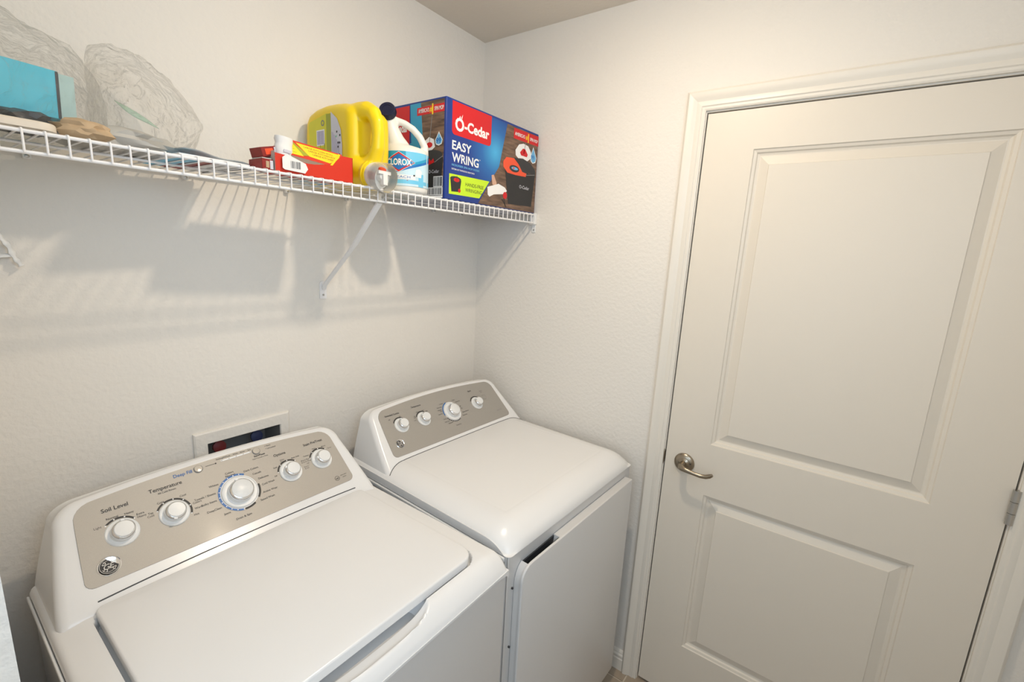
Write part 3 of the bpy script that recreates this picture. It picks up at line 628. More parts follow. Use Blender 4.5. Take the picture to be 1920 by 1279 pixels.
# ------------------------------------------------------------------ mop box
BX, BY = -0.499, -0.288
bx = empty('mop_box', (BX, BY, ZT), 'large blue and wood-print spin mop carton at the right end of the shelf', 'box')
BW, BH, BD = 0.489, 0.286, 0.27
mb = MB(); mb.box((0, 0, 0), (BW, BD, BH), 'bxblue'); mb.build('carton', bx, bevel=0.0015)
mb = MB(); mb.box((0.002, BD*0.5-0.024, BH-0.0003), (BW-0.002, BD*0.5+0.024, BH+0.0004), 'tan'); mb.build('tape', bx, smooth=0)
K = 0.985
A = Art(lambda a, b, h: (a*K, -h-0.0002, b))
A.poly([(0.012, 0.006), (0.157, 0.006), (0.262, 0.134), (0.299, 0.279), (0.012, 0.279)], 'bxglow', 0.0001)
A.poly([(0.157, 0.002), (0.494, 0.002), (0.494, 0.279), (0.299, 0.279), (0.262, 0.134)], 'wood', 0.0001)
A.poly(rrect(0.025, 0.188, 0.212, 0.281, [0.001, 0.001, 0.012, 0.012]), 'bred', 0.0004)
A.text('O', (0.038, 0.203), 0.050, 'pwhite', width=0.040, bold=0.035, h=0.0007)
A.poly([(0.055, 0.240), (0.060, 0.246), (0.062, 0.238)], 'pwhite', 0.0007); A.poly([(0.064, 0.240), (0.071, 0.252), (0.068, 0.238)], 'pwhite', 0.0007)
A.text('-Cedar', (0.080, 0.208), 0.040, 'pwhite', width=0.121, bold=0.035, h=0.0007)
A.text('EASY', (0.027, 0.147), 0.035, 'pwhite', width=0.088, bold=0.02); A.text('WRING', (0.027, 0.112), 0.036, 'pwhite', width=0.126, bold=0.02); A.text('TM', (0.155, 0.134), 0.005, 'pwhite')
A.text('MICROFIBER SPIN MOP SYSTEM', (0.027, 0.099), 0.0085, 'skyb', width=0.130, bold=0.01); A.text('SISTEMA DE TRAPEADOR GIRATORIO', (0.027, 0.088), 0.0065, 'pwhite', width=0.107, bold=0.01)
A.poly([(0.017, 0.016), (0.162, 0.018), (0.212, 0.078), (0.017, 0.075)], 'lime', 0.0004)
A.poly([(0.028, 0.024), (0.066, 0.026), (0.072, 0.060), (0.022, 0.062)], 'black', 0.0006); A.disc((0.046, 0.062), 0.025, 'dark', 0.0007, ry=0.008); A.disc((0.050, 0.060), 0.013, 'bred', 0.0008, ry=0.006); A.line((0.050, 0.06), (0.052, 0.073), 0.0015, 'black', 0.0009); A.disc((0.064, 0.03), 0.006, 'bred', 0.0008)
A.text('HANDS-FREE', (0.092, 0.048), 0.0155, 'black', width=0.090, h=0.0006); A.text('WRINGING', (0.092, 0.031), 0.0155, 'black', width=0.082, h=0.0006)
A.poly([(0.338, 0.241), (0.497, 0.243), (0.496, 0.278), (0.338, 0.275)], 'bred', 0.0004)
def banner(A, x0, zc, wd):
    A.text("AMERICA'S", (x0+0.006, zc-0.005), 0.0155, 'pwhite', width=wd*0.40, bold=0.02, h=0.0007); A.text('#', (x0+wd*0.47, zc-0.006), 0.020, 'gold', h=0.0007, bold=0.02)
    A.text('1', (x0+wd*0.56, zc-0.014), 0.042, 'gold', h=0.0009, bold=0.02); A.text('SPIN MOP', (x0+wd*0.65, zc-0.005), 0.0155, 'pwhite', width=wd*0.33, bold=0.02, h=0.0007)
banner(A, 0.338, 0.258, 0.156)
def bucket_art(A, f):      # f maps nominal coords
    P = lambda pts: [f(a, b) for a, b in pts]
    A.poly(P([(0.352, 0.205), (0.372, 0.227), (0.40, 0.235), (0.43, 0.232), (0.450, 0.215), (0.455, 0.195), (0.43, 0.180), (0.38, 0.176), (0.355, 0.188)]), 'pwhite', 0.0004)
    A.line(f(0.413, 0.24), f(0.404, 0.20), 0.003, 'grey', 0.0006)
    A.poly(P([(0.398, 0.218), (0.412, 0.218), (0.430, 0.202), (0.425, 0.193), (0.388, 0.193), (0.380, 0.202)]), 'bred', 0.0006)
    A.poly(P([(0.322, 0.018), (0.470, 0.022), (0.486, 0.140), (0.296, 0.132)]), 'black', 0.0005)
    A.poly(P([(0.350, 0.178), (0.40, 0.184), (0.45, 0.176), (0.485, 0.155), (0.487, 0.138), (0.44, 0.140), (0.40, 0.120), (0.35, 0.130)]), 'dark', 0.0006)
    A.poly(P([(0.283, 0.155), (0.300, 0.172), (0.345, 0.176), (0.375, 0.160), (0.400, 0.138), (0.428, 0.136), (0.424, 0.124), (0.36, 0.121), (0.31, 0.122), (0.285, 0.138)]), 'orange', 0.0008)
    A.disc(f(0.350, 0.141), 0.030, 'dark', 0.0010, ry=0.0115); A.disc(f(0.352, 0.142), 0.020, 'skyb', 0.0012, ry=0.005); A.disc(f(0.345, 0.142), 0.006, 'orange', 0.0014, ry=0.003)
    A.line(f(0.424, 0.130), f(0.482, 0.139), 0.0025, 'grey', 0.0009)
    A.text('O-Cedar', f(0.386, 0.080), 0.016, 'lilac', width=abs(f(0.45, 0)[0]-f(0.386, 0)[0]), bold=0.01, h=0.0009)
    A.poly(P([(0.464, 0.236), (0.488, 0.200), (0.483, 0.183), (0.464, 0.177), (0.450, 0.185), (0.448, 0.202)]), 'pwhite', 0.0008)
    A.poly(P([(0.464, 0.231), (0.485, 0.199), (0.480, 0.186), (0.464, 0.180), (0.453, 0.188), (0.451, 0.202)]), 'skyb', 0.0009); A.text('99', f(0.453, 0.192), 0.020, 'lblue', bold=0.02, h=0.0011)
bucket_art(A, lambda a, b: (a, b))
A.poly([(0.222, 0.100), (0.234, 0.104), (0.252, 0.078), (0.246, 0.066), (0.228, 0.072)], 'skin', 0.0005)
A.poly([(0.202, 0.060), (0.236, 0.070), (0.262, 0.078), (0.300, 0.070), (0.312, 0.060), (0.296, 0.048), (0.238, 0.040), (0.215, 0.030), (0.205, 0.036)], 'pwhite', 0.0006)
A.disc((0.302, 0.044), 0.012, 'bred', 0.0007); A.line((0.285, 0.030), (0.312, 0.006), 0.003, 'black', 0.0007); A.line((0.296, 0.034), (0.306, 0.010), 0.003, 'black', 0.0007)
A.build('front_print', bx)
A = Art(lambda a, b, h: (-h-0.0002, BD-a, b))     # left side, a runs from the back edge to the front edge
f2 = lambda y_: BD-y_
A.poly([(f2(0.0075), 0.002), (f2(0.088), 0.002), (f2(0.095), 0.15), (f2(0.108), 0.281), (f2(0.0075), 0.281)], 'wood', 0.0001)
A.poly([(f2(0.095), 0.15), (f2(0.150), 0.17), (f2(0.155), 0.281), (f2(0.108), 0.281)], 'teal2', 0.0001)
A.poly([(f2(0.088), 0.002), (0.01, 0.002), (0.01, 0.13), (f2(0.15), 0.17), (f2(0.095), 0.15)], 'teal2', 0.0001)
A.poly([(f2(0.158), 0.165), (0.015, 0.168), (0.015, 0.279), (f2(0.158), 0.279)], 'bred', 0.0003); A.text('O-Cedar', (f2(0.25), 0.205), 0.035, 'pwhite', width=0.085, bold=0.03)
A.poly([(f2(0.124), 0.245), (f2(0.007), 0.246), (f2(0.007), 0.269), (f2(0.124), 0.267)], 'bred', 0.0004); banner(A, f2(0.124), 0.257, 0.116)
g2 = lambda a, b: (f2(0.008) - (0.486-a)*0.60, b*0.97-0.012)
P2 = lambda pts: [g2(a, b) for a, b in pts]
A.line((f2(0.058), 0.24), (f2(0.068), 0.165), 0.0025, 'grey', 0.0006)
A.poly([(f2(0.092), 0.168), (f2(0.070), 0.180), (f2(0.050), 0.172), (f2(0.044), 0.150), (f2(0.060), 0.140), (f2(0.090), 0.142)], 'pwhite', 0.0004); A.disc((f2(0.068), 0.157), 0.013, 'bred', 0.0006, ry=0.008)
A.poly([(f2(0.112), 0.006), (f2(0.020), 0.006), (f2(0.009), 0.118), (f2(0.112), 0.130)], 'black', 0.0005); A.disc((f2(0.060), 0.126), 0.048, 'dark', 0.0006, ry=0.016)
A.poly([(f2(0.110), 0.122), (f2(0.080), 0.128), (f2(0.060), 0.110), (f2(0.050), 0.118), (f2(0.046), 0.106), (f2(0.080), 0.096), (f2(0.110), 0.100)], 'bred', 0.0008); A.line((f2(0.045), 0.106), (f2(0.010), 0.122), 0.002, 'grey', 0.0009)
A.text('O-Cedar', (f2(0.070), 0.075), 0.014, 'lilac', width=0.045, h=0.0009)
A.poly([(f2(0.028), 0.192), (f2(0.012), 0.168), (f2(0.016), 0.156), (f2(0.028), 0.152), (f2(0.040), 0.156), (f2(0.044), 0.168)], 'pwhite', 0.0008); A.poly([(f2(0.028), 0.188), (f2(0.014), 0.167), (f2(0.018), 0.158), (f2(0.028), 0.155), (f2(0.038), 0.158), (f2(0.042), 0.167)], 'skyb', 0.0009)
A.text('99', (f2(0.039), 0.160), 0.020, 'lblue', bold=0.03, h=0.0011)
def barcode(A, x0, z0, x1, z1, frame=True, m='black', h=0.0012, n=26):
    if frame: A.poly([(x0, z0), (x1, z0), (x1, z1), (x0, z1)], 'pwhite', h)
    r2 = random.Random(int(x0*1e4)); x = x0+0.002; wt = (x1-x0-0.004)/n
    while x < x1-0.003:
        ww = wt*r2.choice((0.3, 0.5, 0.8)); A.poly([(x, z0+0.002), (x+ww, z0+0.002), (x+ww, z1-0.002), (x, z1-0.002)], m, h+0.0002); x += wt
barcode(A, f2(0.048), 0.034, f2(0.009), 0.065); barcode(A, f2(0.083), 0.010, f2(0.008), 0.033); A.poly([(f2(0.083), 0.002), (f2(0.008), 0.002), (f2(0.008), 0.0085), (f2(0.083), 0.0085)], 'pwhite', 0.0012)
A.build('side_print', bx)

# ------------------------------------------------------------------ organic bottles: join, voxel remesh, smooth
def organic(name, mb, parent, voxel, m, iters=6):
    o = mb.build(name+'_src', smooth=0)
    r = o.modifiers.new('r', 'REMESH'); r.mode = 'VOXEL'; r.voxel_size = voxel
    s_ = o.modifiers.new('s', 'SMOOTH'); s_.factor = 0.5; s_.iterations = iters
    dg = bpy.context.evaluated_depsgraph_get(); me = bpy.data.meshes.new_from_object(o.evaluated_get(dg)); me.name = name
    bpy.data.objects.remove(o); me.materials.clear(); me.materials.append(M[m]); me.shade_smooth()
    n = bpy.data.objects.new(name, me); C.objects.link(n); n.parent = parent; return n
# yellow detergent jug lying on its back, spout overhanging the lip
jx0, jx1 = -0.784, -0.656
jug = empty('detergent_jug', (-0.735, -0.15, ZT), 'big yellow detergent jug lying on its side with its clear-capped spout over the shelf edge', 'jug')
jo = Vector((-0.735, -0.15, ZT)); jl = lambda x, y, z: Vector((x, y, z))-jo
prof = [(-0.215, 0.002), (-0.018, 0.002), (-0.012, 0.02), (-0.012, 0.140), (-0.017, 0.175), (-0.034, 0.198), (-0.070, 0.209), (-0.115, 0.213), (-0.155, 0.212), (-0.190, 0.209), (-0.222, 0.200), (-0.238, 0.185), (-0.240, 0.150), (-0.240, 0.10), (-0.236, 0.05)]
prof = ensure_ccw([(-y, z) for y, z in prof])
mb = MB()
def sidef(sx):
    return lambda s, t, d: jl((jx0 if sx < 0 else jx1) + (d if sx < 0 else -d), -s, ZT+t)
hw = (jx1-jx0)/2
cap_rings('yellow', mb, prof, sidef(-1), 0.026, hw, seg=5, inner=2); cap_rings('yellow', mb, prof, sidef(1), 0.026, hw, seg=5, inner=2)
hx = -0.742
hp = [(hx, -0.20, 0.182), (hx, -0.225, 0.184), (hx, -0.250, 0.186), (hx, -0.272, 0.178), (hx, -0.286, 0.155), (hx, -0.290, 0.125), (hx, -0.287, 0.095), (hx, -0.274, 0.070), (hx, -0.250, 0.052), (hx, -0.21, 0.045)]
mb.tube([jl(a, b, ZT+c) for a, b, c in hp], [0.030, 0.029, 0.025, 0.020, 0.0175, 0.0165, 0.018, 0.021, 0.028, 0.03], 'yellow', 14)
nx = -0.746; NA = Vector((0, -1, -0.20)).normalized(); N0 = jl(nx, -0.20, ZT+0.0445)
mb.lathe([(0.044, 0), (0.042, 0.03), (0.037, 0.05), (0.0345, 0.058), (0.0340, 0.080)], N0, NA, 'yellow', 32)
jb = organic('body', mb, jug, 0.0035, 'yellow', 5)
mb = MB(); mb.lathe([(0.0350, 0), (0.0362, 0.003), (0.0362, 0.008), (0.0345, 0.010)], N0+NA*0.062, NA, 'yellow', 36); mb.build('neck_collar', jug)
mb = MB(); mb.lathe([(0.0310, 0), (0.0325, 0.004), (0.0325, 0.020), (0.030, 0.023), (0.001, 0.023)], N0+NA*0.079, NA, 'hdpe', 36); o = mb.build('tap_ring', jug); o['label'] = 'white plastic tap ring'
mb = MB(); mb.lathe([(0.0355, 0.0), (0.0365, 0.030), (0.0357, 0.033), (0.0345, 0.033), (0.034, 0.002)], N0+NA*0.098+Vector((-0.002, 0, 0)), NA, 'clear', 40, False, False); o = mb.build('clear_cup', jug); o['label'] = 'clear measuring cup cap'
c = N0+NA*0.103+Vector((0.0, 0, 0)); mb = MB()
mb.tube([c+Vector((0, 0.002, 0)), c+Vector((0, -0.016, 0))], 0.012, 'hdpe', 16); mb.box(c+Vector((-0.019, -0.020, 0.004)), c+Vector((0.019, -0.010, 0.013)), 'hdpe'); mb.box(c+Vector((-0.007, -0.023, -0.022)), c+Vector((0.007, -0.010, 0.006)), 'hdpe')
tp = mb.build('tap', jug, bevel=0.0015); mb = MB(); mb.lathe([(0.010, 0), (0.0095, 0.006), (0.006, 0.008)], c+Vector((0, -0.008, 0.014)), (0, -0.4, 1), 'orange', 16); o = mb.build('tap_button', tp); o['label'] = 'red tap button'
A = Art(lambda a, b, h: jl(jx0-0.0006-h, a, ZT+b))     # a = world y (negative towards the room)
A.poly([(-0.045, 0.012), (-0.168, 0.012), (-0.168, 0.178), (-0.130, 0.186), (-0.050, 0.172), (-0.045, 0.165)], 'ylabel', 0.0)
A.poly([(-0.128, 0.012), (-0.150, 0.012), (-0.150, 0.184), (-0.128, 0.184)], 'olive', 0.0002)
A.poly([(-0.150, 0.012), (-0.190, 0.012), (-0.196, 0.05), (-0.198, 0.10), (-0.193, 0.14), (-0.178, 0.168), (-0.150, 0.188)], 'lilac', 0.0003)
rr = random.Random(3)
for k in range(11):
    yy = -0.052-0.0066*k
    A.line((yy, 0.014), (yy, 0.100+0.012*rr.random()), 0.0028, 'olive', 0.0004)
for k in range(7):
    A.line((-0.154-0.005*k, 0.02+0.01*rr.random()), (-0.154-0.005*k, 0.155-0.006*k-0.02*rr.random()), 0.0014, 'purple', 0.0005)
for k in range(9): A.disc((-0.172-0.018*rr.random(), 0.03+0.11*rr.random()), 0.0030, 'black' if k % 3 else 'greenp', 0.0006, 8)
A.poly([(-0.082, 0.108), (-0.120, 0.108), (-0.120, 0.148), (-0.082, 0.148)], 'pwhite', 0.0004)
for k in range(9): A.line((-0.086-0.0037*k, 0.111), (-0.086-0.0037*k, 0.145), 0.0024 if k % 2 else 0.0014, 'purple', 0.0006)
for k in range(5):
    a = math.radians(90+72*k); A.line((-0.112+0.007*math.cos(a), 0.164+0.007*math.sin(a)), (-0.112+0.007*math.cos(a+1.256), 0.164+0.007*math.sin(a+1.256)), 0.003, 'grey', 0.0005)
o = A.build('label', jug)

# bleach bottle, front facing out of the corner towards the room
bo = Vector((-0.590, -0.218, ZT)); U = Vector((0.756, -0.654, 0)); Wv = Vector((-0.654, -0.756, 0)); Zv = Vector((0, 0, 1))
bl = empty('bleach_bottle', bo, 'white bleach bottle with navy cap and blue label between jug and blue box', 'bottle')
bp_ = lambda u, w_, z: U*u + Wv*w_ + Zv*z
mb = MB(); secs = [(0.001, 0, .055, .048), (0.008, 0, .0625, .055), (0.02, 0, .0640, .0565), (0.108, 0, .0640, .0565), (0.115, 0, .0635, .0555), (0.123, -0.001, .060, .050), (0.130, -.006, .052, .042), (0.135, -.014, .036, .034)]
mb.rings([[bp_(cu+ru*math.cos(2*PI*i/36), rw*math.sin(2*PI*i/36), z) for i in range(36)] for z, cu, ru, rw in secs], 'hdpe')
mb.tube([bp_(-0.020, 0, 0.125), bp_(-0.032, 0, 0.150), bp_(-0.041, 0, 0.178), bp_(-0.045, 0.003, 0.200), bp_(-0.047, 0.010, 0.213)], [0.034, 0.027, 0.0215, 0.0185, 0.0165], 'hdpe', 20)
mb.tube([bp_(-0.046, 0, 0.200), bp_(-0.028, 0, 0.202), bp_(-0.004, 0, 0.196), bp_(0.020, 0, 0.183), bp_(0.040, 0, 0.163), bp_(0.0535, 0, 0.138), bp_(0.0540, 0, 0.112), bp_(0.047, 0, 0.095)], [0.011, 0.0100, 0.0098, 0.0100, 0.0102, 0.0105, 0.0115, 0.014], 'hdpe', 14)
organic('body', mb, bl, 0.003, 'hdpe', 4)
ax = (Wv*0.86 + Zv*0.42 - U*0.22).normalized(); cc = bp_(-0.049, 0.016, 0.218)
mb = MB(); mb.lathe([(0.0185, -0.010), (0.0225, -0.006), (0.0228, 0.010), (0.0212, 0.0135), (0.0135, 0.0138), (0.0128, 0.0125), (0.001, 0.0125)], cc, ax, 'navy', 36); mb.build('cap', bl, smooth=40)
mb = MB()
for k in range(36):
    a = 2*PI*k/36; u0 = ax.orthogonal().normalized(); w0 = ax.cross(u0); d = u0*math.cos(a)+w0*math.sin(a); mb.tube([cc+d*0.0227-ax*0.005, cc+d*0.0227+ax*0.009], 0.0007, 'navy', 5)
o = mb.build('cap_ribs', bl); o['kind'] = 'stuff'
RU, RW = 0.0644, 0.0569
def lab(a, b, h):
    ph = a/0.0605; return bp_((RU+h)*math.sin(ph), (RW+h)*math.cos(ph), b)
mb = MB(); A = Art(lab)
def band(z0f, z1f, m, h, a0=-0.100, a1=0.100, n=30):
    A.strip([(a0+(a1-a0)*i/n, z0f(a0+(a1-a0)*i/n)) for i in range(n+1)], [(a0+(a1-a0)*i/n, z1f(a0+(a1-a0)*i/n)) for i in range(n+1)], m, h)
band(lambda a: 0.020, lambda a: 0.112, 'lpale', 0.0004)
band(lambda a: 0.060+0.35*max(0, a+0.02) , lambda a: 0.112, 'teal2', 0.0006); band(lambda a: 0.068+0.38*max(0, a+0.02), lambda a: 0.112, 'laq', 0.0007, a0=0.0)
band(lambda a: 0.056+0.35*max(0, a+0.02), lambda a: 0.062+0.36*max(0, a+0.02), 'lblue', 0.0008)
band(lambda a: 0.026, lambda a: 0.036, 'laq', 0.0006); band(lambda a: 0.02, lambda a: 0.055, 'laq', 0.0007, a0=0.035, a1=0.052, n=6); band(lambda a: 0.020, lambda a: 0.112, 'lpale', 0.0010, a0=0.066, a1=0.072, n=2)
def dia(cx, cz, rx, rz, n=6):
    c4 = [(cx-rx, cz), (cx, cz-rz), (cx+rx, cz), (cx, cz+rz)]; out = []
    for i in range(4):
        p, q_ = c4[i], c4[(i+1) % 4]
        for k in range(n): out.append((p[0]+(q_[0]-p[0])*k/n, p[1]+(q_[1]-p[1])*k/n))
    return out
for rx, rz, m_, h in ((0.0430, 0.0275, 'pwhite', 0.0011), (0.0415, 0.0262, 'bred', 0.0013), (0.0350, 0.0220, 'lblue', 0.0015)):
    o_ = dia(-0.018, 0.083, rx, rz); i_ = [(-0.018+(a+0.018)*0.02, 0.083) for a, b in o_]; A.strip(i_, o_, m_, h, closed=True)
A.text('CLOROX', (-0.018, 0.0745), 0.0235, 'pwhite', width=0.066, anchor='c', bold=0.03, h=0.0021)
band(lambda a: 0.0375, lambda a: 0.0495, 'pwhite', 0.0010, a0=-0.05, a1=0.026); A.text('BLEACH', (-0.012, 0.0405), 0.0095, 'lblue', width=0.048, anchor='c', h=0.0014); A.line((-0.03, 0.035), (0.006, 0.035), 0.0012, 'bred', 0.0014)
A.poly([(0.027, 0.046), (0.043, 0.045), (0.045, 0.062), (0.037, 0.068), (0.028, 0.066), (0.025, 0.056)], 'pwhite', 0.0014); A.disc((0.022, 0.049), 0.0025, 'black', 0.0015, 10)
o = A.build('label', bl)

# ------------------------------------------------------------------ red cartons on the shelf
def carton_box(name, loc, rz, label, ry=0, rx=0):
    o = empty(name, loc, label, 'carton', rz=rz); o.rotation_euler = (rx, ry, rz); return o
# main carton: open, lid flap raised
c1 = carton_box('foil_carton', (-0.998, -0.268, ZT), math.radians(-3), 'bright red long carton with raised yellow-panelled flap, in front of the yellow jug')
L1, D1, H1 = 0.188, 0.075, 0.055
mb = MB()
front = [(0, 0.0), (L1, 0.0), (L1, H1+0.004), (L1-0.030, H1+0.004), (L1-0.052, H1-0.019)]
for i in range(9):
    t_ = i/8; front.append((L1-0.060-(0.105)*t_, H1-0.019+0.001*t_-0.009*math.sin(PI*t_)))
front += [(0.0, H1-0.016)]
mb.prism(front, lambda a, b: (a, 0, b), lambda a, b: (a, 0.0012, b), 'redc')
mb.box((0, D1-0.0012, 0), (L1, D1, H1), 'board'); mb.box((0, 0, 0), (L1, D1, 0.001), 'redc'); mb.box((0, 0, 0), (0.001, D1, H1-0.012), 'board'); mb.box((L1-0.0012, 0, 0), (L1, D1, H1+0.004), 'redc')
mb.add([(L1-0.03, 0.0, H1+0.004), (L1, 0, H1+0.004), (L1, 0.03, H1+0.004), (L1-0.01, 0.03, H1+0.004)], [(0, 1, 2, 3)], 'redc')
mb.build('carton_tray', c1, smooth=0)
# raised lid: sheared panel leaning back, inside face yellow with red border
mb = MB(); fa = lambda a, b, k: (0.012+a, 0.012+b*0.55+k, H1-0.014+b*0.83)
flap = [(0.020, 0.002), (0.122, -0.010), (0.155, 0.012), (0.165, 0.032), (0.075, 0.042), (0.032, 0.047), (0.022, 0.042)]
mb.rings([[fa(a, b, 0) for a, b in flap], [fa(a, b, 0.0012) for a, b in flap]], 'redc'); fl = mb.build('raised_flap', c1, smooth=0)
A = Art(lambda a, b, h: Vector(fa(a, b, 0))+Vector((0, -0.83, 0.55))*h)
A.poly([(0.026, 0.006), (0.060, 0.003), (0.046, 0.036), (0.028, 0.040)], 'ycard'); A.poly([(0.074, 0.006), (0.122, -0.003), (0.151, 0.014), (0.158, 0.029), (0.075, 0.037), (0.052, 0.040)], 'ycard')
A.poly([(0.030, 0.042), (0.044, 0.041), (0.074, 0.007), (0.060, 0.005), (0.044, 0.034)], 'olive', 0.0005)
for k in range(3): A.text('LARGE KITCHEN ROLL', (0.068+0.008*k, 0.029-0.009*k), 0.0070, 'dred', width=0.070, rot=-0.12, h=0.0006)
for k in range(3): A.line((0.029, 0.012+0.009*k), (0.046-0.002*k, 0.011+0.009*k), 0.0012, 'olive', 0.0006)
A.build('flap_print', fl)
# cutter-edge end gusset with yellow trim
mb = MB(); mb.prism([(0.128, 0.033), (0.150, 0.062), (0.155, 0.060), (0.134, 0.033)], lambda a, b: (a, -0.001, b), lambda a, b: (a, -0.0003, b), 'ycard'); mb.build('end_tab', c1, smooth=0)
# white paper label with a printed code
c2 = empty('price_tag', (-0.984, -0.277, ZT+0.003), 'white torn paper tag with a printed code stuck on the bright red carton', 'tag', rz=math.radians(-3))
mb = MB(); tg = [(0, 0.006), (0.005, 0.003), (0.050, 0.001), (0.057, 0.011), (0.052, 0.022), (0.010, 0.036), (0.0, 0.028)]
mb.prism(tg, lambda a, b: (a, 0.0035, b), lambda a, b: (a, 0.0045, b), 'paper'); mb.build('tag_sheet', c2, smooth=0)
A = Art(lambda a, b, h: (a, 0.0034-h, b)); barcode(A, 0.016, 0.006, 0.042, 0.025, frame=False, m='grey', h=0.0002, n=9); A.build('tag_print', c2)
# crumpled white wrap roll standing up behind it
c3 = empty('paper_roll', (-0.970, -0.247, ZT+0.024), 'crumpled white paper wrap between the dark red carton and the raised flap', 'paper')
c3.rotation_euler = (0.0, 0.10, 0)
mb = MB(); R = []
for k in range(9):
    z = 0.055*k/8 - 0.002; rr_ = 0.0185+0.0010*math.sin(k*1.9)
    R.append([Vector((rr_*(1+0.10*noise.noise(Vector((math.cos(a)*2, math.sin(a)*2, k*0.6))))*math.cos(a)*1.05, rr_*0.8*math.sin(a), z)) for a in [2*PI*i/22 for i in range(22)]])
mb.rings(R, 'paper'); mb.build('wrap', c3, smooth=45); 
mb = MB(); mb.box((-0.006, -0.0160, 0.020), (0.010, -0.0145, 0.026), 'lilac'); mb.build('small_print', c3, smooth=0)
# two dark red cartons at the left
def small_carton(name, loc, rot, label, Lc, Dc, Hc, m, open_end):
    o = empty(name, loc, label, 'carton'); o.rotation_euler = rot
    mb = MB(); th = 0.001
    mb.box((0, 0, 0), (Lc, Dc, th), m); mb.box((0, 0, Hc-th), (Lc, Dc, Hc), m); mb.box((0, 0, th), (Lc, th, Hc-th), m); mb.box((0, Dc-th, th), (Lc, Dc, Hc-th), m)
    mb.box((0, th, th), (th, Dc-th, Hc-th), m)
    if not open_end: mb.box((Lc-th, th, th), (Lc, Dc-th, Hc-th), m)
    mb.build('sleeve', o, bevel=0.0008, seg=1)
    mb = MB(); mb.box((0.008, -0.0006, Hc*0.2), (Lc*0.62, -0.0001, Hc*0.8), 'tan' if open_end else 'orange'); mb.box((Lc*0.70, -0.0006, Hc*0.1), (Lc*0.98, -0.0001, Hc*0.9), 'lilac'); mb.build('sleeve_print', o, smooth=0)
    return o
small_carton('foil_carton', (-1.014, -0.252, ZT+0.027), (0, math.radians(-15), math.radians(4)), 'dark red narrow carton tilted up at the left end of the red pile', 0.042, 0.045, 0.020, 'dred', False)
o = small_carton('foil_carton', (-1.024, -0.266, ZT+0.0005), (0, 0, math.radians(2)), 'dull red open-ended carton lying flat under the tilted dark red one', 0.024, 0.055, 0.022, 'dred', True)
mb = MB(); mb.box((0.002, 0.003, 0.0225), (0.022, 0.045, 0.0245), 'board'); mb.build('top_flap', o, smooth=0)
def leaflet(loc, rz, label, w_, d_, cols, t=0.004, cat='leaflet', name='leaflet'):
    o = empty(name, loc, label, cat, rz=rz); mb = MB(); mb.box((0, 0, 0), (w_, d_, t), 'pwhite'); mb.build('sheets', o, bevel=0.0005, seg=1)
    mb = MB(); x = 0
    for f, m_ in cols: mb.box((x+0.001, 0.002, -0.0004), (x+w_*f-0.001, d_-0.002, -0.0001), m_); mb.box((x+0.001, 0.002, t+0.0001), (x+w_*f-0.001, d_-0.002, t+0.0004), m_); x += w_*f
    mb.build('cover_print', o, smooth=0); return o
leaflet((-0.935, -0.190, ZT+0.0002), math.radians(1), 'flat blue and white printed sheet just behind the bright red carton', 0.125, 0.04, [(0.3, 'board'), (0.4, 'lpale'), (0.3, 'laq')], 0.0022)



# ------------------------------------------------------------------ bagged things at the left end
leaflet((-1.165, -0.235, ZT+0.0002), math.radians(4), 'flat blue, red and black printed magazine poking out right of the plastic bags', 0.135, 0.19, [(0.28, 'laq'), (0.27, 'dred'), (0.33, 'pwhite'), (0.12, 'black')], 0.009, name='magazine', cat='magazine')
o = empty('folded_sheet', (-1.15, -0.22, ZT+0.0105), 'steel-blue folded plastic sheet lying on the magazine beside the bags', 'sheet', rz=math.radians(3))
mb = MB(); mb.grid(14, 10, lambda u, v_: (0.135*u, 0.13*v_+0.02*u, 0.004+0.008*(1-u)+0.002*math.sin(9*u+4*v_)), film('blue_grey_film', (0.72, 0.80, 0.86), 0.1, 0.2, 0.35, 0.6, 0.0))
g_ = mb.build('sheet_fold', o, smooth=60); sd_ = g_.modifiers.new('s', 'SOLIDIFY'); sd_.thickness = 0.002; sd_.offset = 1
o = empty('cyan_box', (-1.480, -0.205, ZT+0.040), 'bright cyan carton with black edge stripe inside the left plastic bag', 'box', rz=math.radians(3)); o.rotation_euler = (0, math.radians(2), math.radians(2))
mb = MB(); mb.box((0, 0, 0), (0.160, 0.07, 0.075), 'cyan'); mb.build('carton', o, bevel=0.001)
mb = MB(); mb.box((0.157, -0.0006, 0.001), (0.1605, -0.0001, 0.074), 'black'); mb.box((0.161, -0.0002, 0.001), (0.180, 0.065, 0.072), 'teal'); mb.build('end_flap', o, smooth=0)
o = empty('cream_lid', (-1.455, -0.285, ZT+0.0002), 'cream flat plastic lid at the shelf lip under the cyan box', 'lid')
mb = MB(); cap_rings('cream', mb, rrect(0, 0, 0.115, 0.06, 0.022, 6), lambda s, t, d: (s, t, 0.013-d), 0.004, 0.012, seg=3, inner=1); mb.build('lid_plate', o, smooth=45)
def lump(name, loc, r, m, label, cat, seed, crump=0.35, sc=2.2, n=3):
    o = empty(name, loc, label, cat); bm = bmesh.new(); bmesh.ops.create_icosphere(bm, subdivisions=n, radius=1)
    for v_ in bm.verts:
        p = v_.co.copy(); k = 1+crump*noise.noise(p*sc+Vector((seed, 0, 0)))+crump*0.5*noise.noise(p*sc*2.3+Vector((0, seed, 0)))
        v_.co = Vector((p.x*r[0]*k, p.y*r[1]*k, max(p.z*k, -0.9)*r[2]))
    me = bpy.data.meshes.new(name); bm.to_mesh(me); bm.free(); me.materials.append(M[m]); me.shade_smooth(); me.set_sharp_from_angle(angle=math.radians(30))
    q_ = bpy.data.objects.new('bundle', me); C.objects.link(q_); q_.parent = o; return o
